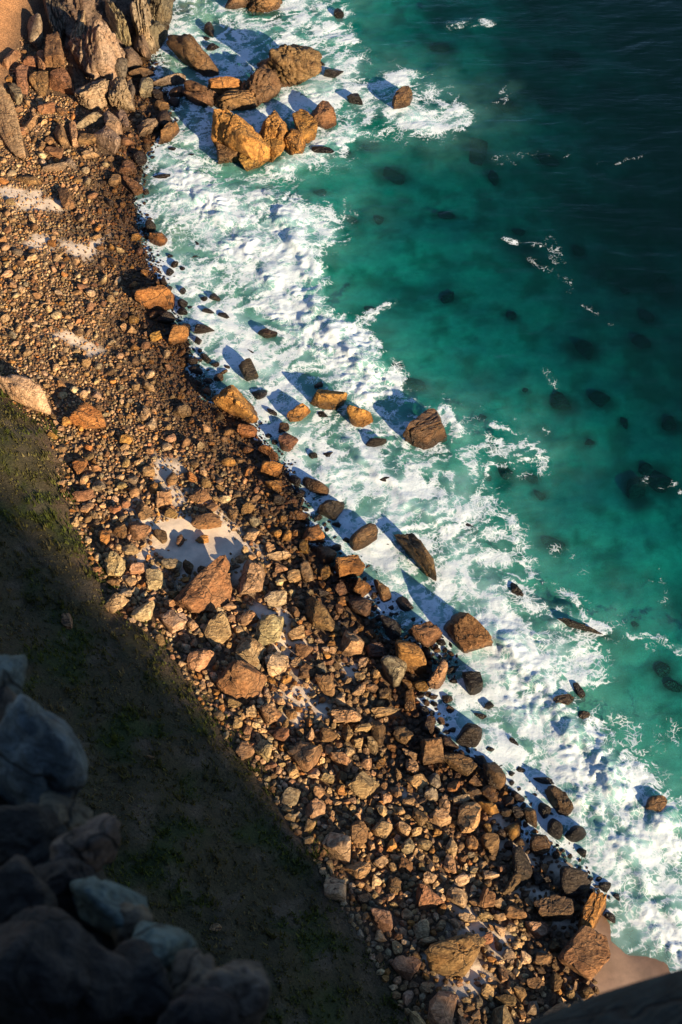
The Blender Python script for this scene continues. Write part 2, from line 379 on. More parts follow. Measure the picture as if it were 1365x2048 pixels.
# ------------------------------------------------------------------ sea: surface with foam, closed box of absorbing water below
U = np.array([0.50, -0.866]); Nn = np.array([0.866, 0.50])        # along the shore (towards the camera), out to sea
o0 = plane_pt(600, 1000, 0)[:2]
us = np.concatenate([np.arange(-95, -62, 0.4), np.arange(-62, 44, 0.11), np.arange(44, 70, 0.5)])
vs = np.concatenate([np.arange(-26, -16, 0.5), np.arange(-16, 20, 0.085), np.arange(20, 34, 0.2), np.arange(34, 85, 0.6)])
UU, VV = np.meshgrid(us, vs, indexing='ij')
SX = o0[0] + UU * U[0] + VV * Nn[0]; SY = o0[1] + UU * U[1] + VV * Nn[1]
n0 = fbm2(SX / 2.2, SY / 2.2, 3)
OUTER = poly_xy([(720,-160),(705,-40),(700,40),(690,90),(740,130),(800,148),(870,165),(945,222),(915,255),(850,275),(770,268),(705,292),(690,325),
    (640,345),(600,375),(690,415),(650,470),(618,540),(628,600),(655,660),(715,700),(740,750),(800,805),(890,815),(940,862),(1040,872),(1075,915),
    (1000,965),(1005,1050),(1050,1110),(1060,1170),(1120,1228),(1215,1250),(1192,1310),(1190,1380),(1175,1440),(1230,1500),(1290,1575),(1350,1590),(1400,1660),(1480,1800),(1600,2050)])
do, so = seg_dist(SX + n0 * 0.5, SY + 0.5 * fbm2(SX / 2 + 9, SY / 2, 3), OUTER)
inner = np.where(so < 0, do, -do)                    # >0 landward of the outer foam line
dens = 0.50 * sstep(-2.6, 1.8, inner)
milk = 0.18 * sstep(-9, 0, inner) + 0.37 * sstep(-2.2, 2.5, inner)
lump = np.zeros(SX.shape)
# strokes: points in the photo, half width in photo pixels, coverage, lumpiness
ST = [([(372,372),(430,432),(505,512),(572,585),(622,655),(690,702),(735,760)],52,0.92,1.0),
 ([(450,400),(560,430),(640,470)],46,0.86,0.7),([(500,470),(590,520),(610,590)],46,0.86,0.8),
 ([(310,305),(365,325),(400,385)],26,0.85,0.3),([(300,540),(360,560),(430,640),(520,760),(560,830)],60,0.84,0.12),
 ([(600,880),(650,960),(700,1060),(760,1150),(860,1250)],48,0.80,0.12),([(700,900),(780,950),(900,980)],60,0.74,0.25),
 ([(760,1010),(850,1050),(930,1140),(980,1230)],55,0.78,0.25),([(960,1280),(1020,1340),(1070,1420),(1140,1490),(1200,1560),(1310,1650)],58,0.88,1.0),
 ([(1040,1290),(1130,1320),(1170,1340)],40,0.8,0.6),([(900,1400),(950,1480),(1020,1540),(1100,1600)],45,0.84,0.2),
 ([(1170,1600),(1250,1710),(1330,1820),(1400,1930)],66,0.80,1.0),([(1150,1690),(1230,1790),(1300,1860)],22,0.74,0.1),
 ([(345,70),(420,120),(470,100),(560,60),(640,60)],46,0.74,0.3),([(470,230),(560,225),(630,190),(690,130)],36,0.78,0.3),
 ([(400,230),(430,270),(360,290)],32,0.7,0.2),([(640,60),(690,80)],20,0.85,0.5),([(650,20),(690,30)],15,0.7,0.3),
 ([(690,190),(760,180),(820,150)],18,0.8,0.5),([(800,225),(850,250),(920,235)],28,0.84,0.5),([(560,340),(640,300),(690,270)],24,0.82,0.4),
 ([(720,640),(785,605)],9,0.55,0.2),([(700,665),(740,640)],14,0.5,0.1),([(905,55),(940,45),(975,48)],14,0.62,0.3),([(1010,478),(1045,490),(1075,490)],9,0.5,0.2),
 ([(1100,480),(1150,590),(1225,645)],13,0.30,0),([(880,800),(960,815),(1090,865)],9,0.40,0),([(1000,320),(1060,310),(1130,320)],16,0.28,0),([(1000,200),(1030,170)],14,0.3,0),
 ([(1285,965),(1330,970),(1365,985)],14,0.42,0),([(1310,1150),(1330,1250),(1300,1290)],16,0.30,0),([(1110,1100),(1160,1140)],16,0.36,0),([(1000,860),(1060,900),(1080,920)],22,0.55,0.1),
 ([(1090,740),(1110,770)],9,0.3,0),([(1060,520),(1130,560)],9,0.22,0),([(1200,330),(1330,300)],10,0.2,0),([(780,800),(830,805)],9,0.7,0.5),([(830,830),(890,820),(915,860)],12,0.7,0.5),
 ([(1100,1250),(1160,1235),(1215,1262)],10,0.72,0.4),([(1010,1160),(1040,1150),(1060,1180)],9,0.7,0.3),([(1180,1490),(1260,1450),(1340,1470)],30,0.40,0),([(1230,1540),(1320,1500)],28,0.42,0),
 ([(600,700),(740,780),(800,850),(790,900)],30,0.70,0.3),([(1000,1060),(1060,1180),(1110,1220)],40,0.62,0.15)]
for (pts, hw, dn, lp) in ST:
    if dn < 0.5: dn *= 0.8
    else: dn = min(0.93, dn * 0.98)
    P2 = poly_xy(pts); c = P2.mean(0); k = np.linalg.norm(np.array([*c, 0]) - CPOS) * TV / (H / 2); r = hw * k * 1.1
    bb = (SX > P2[:, 0].min() - 2.5 * r) & (SX < P2[:, 0].max() + 2.5 * r) & (SY > P2[:, 1].min() - 2.5 * r) & (SY < P2[:, 1].max() + 2.5 * r)
    if not bb.any(): continue
    d, _ = seg_dist(SX[bb], SY[bb], P2); w = sstep(1.5, 0.5, d / r + 0.35 * n0[bb])
    dens[bb] = dens[bb] * (1 - w) + np.maximum(dn, dens[bb] * (0.55 if dn < 0.55 else 1)) * w if dn >= 0.5 else np.maximum(dens[bb], dn * w)
    lump[bb] = np.maximum(lump[bb], lp * w)
# green windows of clear water inside the surf
for (c, r_px, amt) in [((560,375),36,0.5),((480,335),34,0.45),((410,345),16,0.4),((640,372),30,0.45),((810,830),28,0.4),((770,850),24,0.3),((900,930),40,0.12),((1090,1180),36,0.4),((960,1010),50,0.2),((1060,1090),40,0.35),((690,370),30,0.4),((1150,1400),20,0.2),((590,60),40,0.25),((560,100),36,0.2)]:
    w0 = plane_pt(*c)[:2]; k = np.linalg.norm(np.array([*w0, 0]) - CPOS) * TV / (H / 2) * r_px
    g = np.exp(-(((SX - w0[0])**2 + (SY - w0[1])**2) / k**2)); dens = dens * (1 - amt * 1.3 * np.clip(g, 0, 0.75))
# flow-stretched, folded noise gives the threads; equalised so that coverage follows the wanted density
wx = 1.3 * fbm2(UU / 4.5, VV / 4.5, 4); wy = 1.3 * fbm2(UU / 4.5 + 31, VV / 4.5 + 7, 4)
wx2 = 0.35 * fbm2(UU / 0.9 + 3, VV / 0.9, 3); wy2 = 0.35 * fbm2(UU / 0.9 + 11, VV / 0.9 + 5, 3)
a_, b_ = (UU + wx + wx2) / 1.0, (VV + wy + wy2) / 1.6
rid = 0; amp = 1.0; fq = 0.95
for i in range(3):
    rid = rid + amp * (1 - 2.2 * np.abs(perlin2(a_ * fq + 7 * i, b_ * fq * (0.8 if i == 0 else 0.5) + 3 * i))); amp *= 0.75; fq *= 2.1
fld = rid + 1.0 * fbm2((UU + wx) / 2.2, (VV + wy) / 2.2, 3)
flat = fld.ravel()[::7]; qs = np.quantile(flat, np.linspace(0, 1, 400)); eq = np.interp(fld, qs, np.linspace(0, 1, 400))
foam = np.clip(0.5 + (eq - (1 - dens)) * 0.9, 0, 1) * sstep(0.0, 0.12, dens)
foam = foam * (0.72 + 0.28 * sstep(0.25, 0.5, dens))
milk = np.clip(milk * (0.55 + 0.6 * n0) + 0.50 * sstep(0.45, 0.95, dens) + 0.3 * (eq - 0.5) * sstep(0.2, 0.6, dens), 0, 0.9) * sstep(0.05, 0.4, dens + 0.35 * sstep(-9, 0, inner))
bil = 0; amp = 1.0; fq = 1.7
for i in range(3):
    bil = bil + amp * np.abs(perlin2((SX + 0.5 * wx) * fq + 5 * i, (SY + 0.5 * wy) * fq + 9 * i)); amp *= 0.55; fq *= 2.0
bil = bil * np.clip(0.55 + 0.9 * fbm2(SX / 3.1 + 40, SY / 3.1, 3), 0.1, 1.6)
SZ = 0.07 * fbm2(SX / 7 + 0.3 * wx, SY / 1.9 + 0.3 * wy, 3) + 0.02 * fbm2(SX, SY, 2) + lump * (0.13 * bil + 0.05 + 0.07 * (n0 + 0.4)) + 0.025 * foam * (0.4 + bil)
# standing wave fronts: steep on the land side, drawn out to sea
for pts, hgt_w, wid in [([(560,425),(612,515),(634,610),(690,690),(748,752)],0.50,1.1),([(400,395),(480,490),(560,585),(640,680)],0.32,0.8),([(1005,1300),(1075,1380),(1145,1470),(1225,1560),(1320,1640)],0.45,1.0),
                        ([(1150,1590),(1230,1690),(1310,1800)],0.28,0.8),([(700,905),(790,960),(860,1040)],0.20,0.7),([(330,560),(420,690),(500,790)],0.12,0.5),([(640,940),(720,1060),(800,1170)],0.12,0.5),([(940,1480),(1030,1580),(1110,1680)],0.12,0.5)]:
    d, sd = seg_dist(SX + 0.6 * n0, SY + 0.5 * wx, poly_xy(pts))
    prof = np.where(sd < 0, np.exp(-(d / (0.45 * wid))**2), np.exp(-(d / (1.5 * wid))**2))
    SZ = SZ + 0.75 * hgt_w * prof * (0.65 + 0.6 * n0)
shore_d, shore_s = seg_dist(SX, SY, SHORE)
onland = np.where(shore_s < 0, shore_d, -shore_d)
SZ = SZ * sstep(1.5, -1.5, onland) + 0.02
nu, nv = SX.shape
idx = np.arange(nu * nv).reshape(nu, nv)
keep = (onland < 1.2)
fk = keep[:-1, :-1] | keep[1:, 1:]
quads = np.stack([idx[:-1, :-1], idx[1:, :-1], idx[1:, 1:], idx[:-1, 1:]], -1)
V = np.stack([SX, SY, SZ], -1).reshape(-1, 3)
ring = np.concatenate([idx[0, :-1], idx[:-1, -1], idx[-1, :0:-1], idx[:0:-1, 0]])
low = V[ring].copy(); low[:, 2] = -40; nb = len(V)
li = nb + np.arange(len(ring)); sides = np.stack([ring, np.roll(ring, -1), np.roll(li, -1), li], -1)
cen = np.array([[o0[0], o0[1], -40.0]]); ci = nb + len(ring)
bot = np.stack([li, np.roll(li, -1), np.full(len(li), ci), np.full(len(li), ci)], -1)
allV = np.concatenate([V, low, cen])
quads = quads.reshape(-1, 4)
nrm = np.cross(allV[quads[0, 1]] - allV[quads[0, 0]], allV[quads[0, 3]] - allV[quads[0, 0]])
if nrm[2] < 0: quads = quads[:, ::-1]
else: sides = sides[:, ::-1]; bot = bot[:, ::-1]
bm_tris = bot[:, :]
me = bpy.data.meshes.new('sea')
Fq = np.concatenate([quads, sides]).astype(np.int32)
tri = np.array([[x for x in dict.fromkeys(b.tolist())] for b in bot], dtype=np.int32)
me.vertices.add(len(allV)); me.vertices.foreach_set('co', allV.astype(np.float32).ravel())
loops = np.concatenate([Fq.ravel(), tri.ravel()]); me.loops.add(len(loops)); me.loops.foreach_set('vertex_index', loops)
me.polygons.add(len(Fq) + len(tri))
me.polygons.foreach_set('loop_start', np.concatenate([np.arange(len(Fq)) * 4, Fq.size + np.arange(len(tri)) * 3]).astype(np.int32))
me.update(calc_edges=True); me.polygons.foreach_set('use_smooth', np.ones(len(me.polygons), bool))
pad = np.zeros(len(ring) + 1)
attr_f(me, 'foam', np.concatenate([foam.ravel(), pad])); attr_f(me, 'milk', np.concatenate([milk.ravel(), pad]))
sea = link('sea', me, M_SEA); sea['kind'] = 'structure'
print('sea', time.time() - T0)

# ------------------------------------------------------------------ cliff under and behind the lens (casts the shade over the hillside)
def near_pt(px, py, dist):
    d = ray(px, py); return CPOS + d / np.linalg.norm(d) * dist
b0 = hit(275, 1330)
edge_px = [(-260,1180),(-40,1345),(110,1450),(170,1640),(215,1760),(300,1850),(400,1930),(500,1990),(560,2080),(620,2300)]
dist_e = [19,15.5,14.5,13.2,12.6,12.0,11.6,11.2,10.6,9.5]
E = np.array([near_pt(p[0], p[1], d) for p, d in zip(edge_px, dist_e)])
A = np.c_[E[:, :2], np.ones(len(E))]; pl, *_ = np.linalg.lstsq(A, E[:, 2], rcond=None)
foot_poly = np.concatenate([E[:, :2], [[1.2, 0.6], [2.5, -1.5], [9, -3], [9, -6], [-30, -6], [-30, 12]]])
cx = np.concatenate([np.arange(-130, -14, 2.0), np.arange(-14, 12, 0.2), np.arange(12, 230, 1.5)])
cy = np.concatenate([np.arange(-230, -7, 2.0), np.arange(-7, 14, 0.2)])
CX, CY = np.meshgrid(cx, cy)
inn = inside(CX + 0.25 * fbm2(CX, CY, 3), CY + 0.25 * fbm2(CX + 7, CY, 3), foot_poly)
near = np.where(inn, np.minimum(CX * pl[0] + CY * pl[1] + pl[2], 66) - 0.35 + 0.5 * fbm2(CX / 1.3, CY / 1.3, 5) - 4.5 * sstep(1.0, 3.0, CX), -60.0)
xb = b0[0] + (CY - b0[1]) * SUN_H[0] / SUN_H[1]
back = np.where((CY < -5 + 2 * fbm2(CX / 6, CY / 6, 3)) & (CX < xb + 2.2 * fbm2(CX / 9 + 4, CY / 9, 4) - 9 * sstep(-165, -150, CY)), 88 + 45 * sstep(-120, -170, CY) + 6 * fbm2(CX / 15, CY / 15, 3), -60.0)
CZ = np.maximum(near, back)
ny, nx = CX.shape; idx = np.arange(nx * ny).reshape(ny, nx)
quads = np.stack([idx[:-1, :-1], idx[:-1, 1:], idx[1:, 1:], idx[1:, :-1]], -1).reshape(-1, 4)
CV = np.stack([CX, CY, np.maximum(CZ, -1)], -1).reshape(-1, 3)
qq = CV[quads][:, :, 2].max(1) > 0; quads = quads[qq]
me = mesh_np('cliff', CV, quads, False)
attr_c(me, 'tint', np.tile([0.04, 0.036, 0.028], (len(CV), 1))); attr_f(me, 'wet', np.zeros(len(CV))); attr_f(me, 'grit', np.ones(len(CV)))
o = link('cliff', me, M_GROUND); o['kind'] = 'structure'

# ------------------------------------------------------------------ rock shapes
ICO = {}
for lv in (1, 2, 3, 4, 5):
    bm = bmesh.new(); bmesh.ops.create_icosphere(bm, subdivisions=lv, radius=1.0); bm.verts.ensure_lookup_table()
    ICO[lv] = (np.array([v.co[:] for v in bm.verts]), np.array([[v.index for v in f.verts] for f in bm.faces])); bm.free()
def rock_verts(seed, kind='ang', level=3):
    r = np.random.default_rng(seed); d = ICO[level][0]; d = d / np.linalg.norm(d, axis=1)[:, None]
    if kind == 'dome': n, p, lo = 40, 5, 0.9
    elif kind == 'round': n, p, lo = 14, 7, 0.82
    elif kind == 'block': n, p, lo = 6, 26, 0.74
    elif kind == 'gran': n, p, lo = (12, 10, 0.78) if level < 5 else (12, 13, 0.76)
    else: n, p, lo = 9, 38, 0.60
    N = r.normal(size=(n, 3)); N /= np.linalg.norm(N, axis=1)[:, None]; h = r.uniform(lo, 1.0, n)
    if kind == 'block':
        q = Matrix.Rotation(r.uniform(-0.22, 0.22), 3, 'X') @ Matrix.Rotation(r.uniform(-0.22, 0.22), 3, 'Y')
        B = np.array(q) @ np.array([[1,0,0],[-1,0,0],[0,1,0],[0,-1,0],[0,0,1],[0,0,-1.0]]).T
        B = B.T + r.normal(size=(6, 3)) * 0.20; B /= np.linalg.norm(B, axis=1)[:, None]
        N = np.concatenate([B, N]); h = np.concatenate([r.uniform(0.62, 0.75, 6), h * 1.02])
    elif kind == 'ang':
        N = np.concatenate([N, [[0, 0, 1], [0, 0, -1]]]); h = np.concatenate([h, [r.uniform(0.6, 0.9), 0.7]])
    dd = np.maximum(d @ N.T, 0) / h
    rad = (np.sum(dd**p, 1) + 1e-9)**(-1 / p); rad = np.minimum(rad, 1.6)
    v = d * rad[:, None]
    off = r.uniform(-50, 50, 3)
    if level >= 2:
        am = {'dome': 0.02, 'round': 0.05, 'block': 0.05, 'gran': 0.09, 'ang': 0.075}[kind]
        v = v * (1 + am * fbm3(v * 1.7 + off, 3))[:, None]
    if level >= 3:
        ax = r.normal(size=3); ax /= np.linalg.norm(ax); s = v @ ax
        if kind == 'gran':
            ax[2] *= 0.25
            if level > 4: ax = np.array([0.25 * r.normal(), 1.0, 0.2 * r.normal()])
            ax /= np.linalg.norm(ax)
            for k in range(20 if level > 4 else 5):
                w = 0.22 * fbm3(v * 1.3 + off + 9 * k, 2); n2 = r.normal(size=3) * (0.5 if level < 5 else 0.28) + ax; n2 /= np.linalg.norm(n2)
                g = np.exp(-((v @ n2 + w - r.uniform(-0.8, 0.8)) / (0.045 if level < 5 else r.uniform(0.018, 0.04)))**2); v = v * (1 - 0.13 * g)[:, None]
        else:
            st = s * 9 + 1.2 * fbm3(v * 1.5 + off, 2); saw = st - np.floor(st)
            v = v * (1 + (0.035 if kind not in ('round', 'dome') else 0.006) * (saw - 0.5))[:, None]
            for k in range(3 if kind not in ('round', 'dome') else 1):
                n2 = r.normal(size=3); n2 /= np.linalg.norm(n2); w = 0.1 * fbm3(v * 2 + off + 9 * k, 2)
                g = np.exp(-((v @ n2 + w - r.uniform(-0.5, 0.5)) / 0.035)**2); v = v * (1 - 0.07 * g)[:, None]
        v = v * (1 + (0.022 if kind not in ('gran', 'dome') else 0.009) * fbm3(v * 6 + off, 3))[:, None]
    mn, mx = v.min(0), v.max(0)
    return (v - (mn + mx) / 2) / ((mx - mn) / 2)

def fit(px, py, a, b, ang, hf, p0):
    """semi-axes and heading of a body at p0 whose outline from the lens is the ellipse a,b,ang (photo pixels)"""
    d = ray(px, py); dist = np.linalg.norm(p0 - CPOS); f = d / np.linalg.norm(d)
    rt = np.cross(f, [0, 0, 1.0]); rt /= np.linalg.norm(rt); up = np.cross(rt, f)
    k = (p0 - CPOS) @ FWD * TV / (H / 2)
    a, b = a * k, b * k; t = -R(ang)
    Q = np.array([[math.cos(t), -math.sin(t)], [math.sin(t), math.cos(t)]]); Q = Q @ np.diag([a * a, b * b]) @ Q.T
    pz = np.array([rt[2], up[2]]); PX = np.array([[rt[0], rt[1]], [up[0], up[1]]]); inv = np.linalg.inv(PX)
    C = hf * math.sqrt(a * b)
    for _ in range(30):
        S = inv @ (Q - C * C * np.outer(pz, pz)) @ inv.T; ev, vec = np.linalg.eigh(S)
        if ev[0] > (0.30 * b)**2: break
        C *= 0.93
    B, A = math.sqrt(max(ev[0], 1e-6)), math.sqrt(max(ev[1], 1e-6)); psi = math.atan2(vec[1, 1], vec[0, 1])
    return A, B, C, psi

TONES = {'orange': (0.38, 0.185, 0.055), 'gold': (0.45, 0.25, 0.065), 'tan': (0.42, 0.275, 0.145), 'pale': (0.51, 0.37, 0.22), 'brown': (0.25, 0.15, 0.068),
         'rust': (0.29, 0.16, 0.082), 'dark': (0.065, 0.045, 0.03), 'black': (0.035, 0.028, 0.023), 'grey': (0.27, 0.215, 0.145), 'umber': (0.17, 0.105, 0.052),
         'weed_murk': (0.085, 0.10, 0.065), 'crag': (0.15, 0.12, 0.085), 'blue_lit': (0.13, 0.155, 0.155), 'loam': (0.04, 0.034, 0.028), 'deep': (0.03, 0.038, 0.04)}  # bluish tone of the near crag rocks carries sky light in the colour
KINDW = {'ang': 'angular', 'round': 'rounded', 'block': 'blocky', 'gran': 'furrowed'}
ITEMS = []          # every single rock: dict with photo position, size, object
FOOTPR = []
def place(px, py, a, b, ang, kind, tone, hf=0.85, wet=0.0, name='boulder', label=None, sink=0.25, parent=None, seed=None, level=None, p0=None, mesh=None, group=None, short=None, mat=None, jitter=0.08):
    seed = seed if seed is not None else int(px * 7 + py * 13)
    r = np.random.default_rng(seed)
    g = hit(px, py) if p0 is None else p0
    A, B, C, psi = fit(px, py, a, b, ang, hf, g)
    if p0 is None:
        zc = C * (1 - 2 * sink)                         # centre above the ground: raise along the line of sight so that the outline stays put
        f = ray(px, py); zg = g[2]
        if g[2] < 0: zg = max(g[2], -0.25)
        q = CPOS + f * ((zg + zc - CAM_H) / f[2])
        cz = zg + zc
    else: q = p0; cz = p0[2]
    if level is None: level = 4 if a * b > 500 else 3
    if mesh is None:
        v = rock_verts(seed, kind, level); me = mesh_np(name, v, ICO[level][1], kind in ('round', 'gran', 'dome'))
        if kind not in ('round', 'gran', 'dome'):
            me.polygons.foreach_set('use_smooth', np.ones(len(me.polygons), bool)); facet(me, 24)
    else: me = mesh
    o = link(name, me, mat or (M_GRAN if kind == 'gran' else M_ROCK), parent)
    o.location = (q[0], q[1], cz); o.rotation_euler = (0, 0, psi + (math.pi if r.random() < 0.5 else 0)); o.scale = (A * 1.04, B * 1.04, C * 1.04)
    c = np.array(TONES[tone]) * r.uniform(1 - jitter, 1 + jitter, 3) * r.uniform(0.9, 1.1); o.color = (*c, 1); o['wet'] = float(wet)
    if parent is None:
        ITEMS.append(dict(o=o, px=px, py=py, a=a, b=b, tone=tone, kind=kind, wet=wet, label=label, short=short, name=name, group=group))
    if p0 is None: FOOTPR.append((q[0], q[1], max(A, B), min(A, B), psi, cz - C))
    return o
def outcrop(name, label, cat, lobes, group=None, short=None):
    """one mass of rock: an empty at its foot with its joint-bounded blocks as parts"""
    x = sum(l[0] for l in lobes) / len(lobes); y = sum(l[1] for l in lobes) / len(lobes)
    e = bpy.data.objects.new(name, None); COL.objects.link(e); e['label'] = label; e['category'] = cat
    if group: e['group'] = group
    for l in lobes:
        g_ = 1.16 if name == 'rock_island' else 1.0; l = (l[0], l[1], l[2] * g_, l[3] * g_, *l[4:])
        place(*l[:7], hf=l[7], wet=l[8], name=('buttress' if l[3] > 1.25 * l[2] else 'ledge' if l[2] > 1.4 * l[3] else 'rock_block'), parent=e, level=5 if l[2] * l[3] > 600 else 4, sink=l[9] if len(l) > 9 else 0.25)
    ITEMS.append(dict(o=e, px=x, py=y, a=60, b=40, tone='', kind='', wet=0, label=label, short=short or cat, name=name, group=group, done=True))
    return e

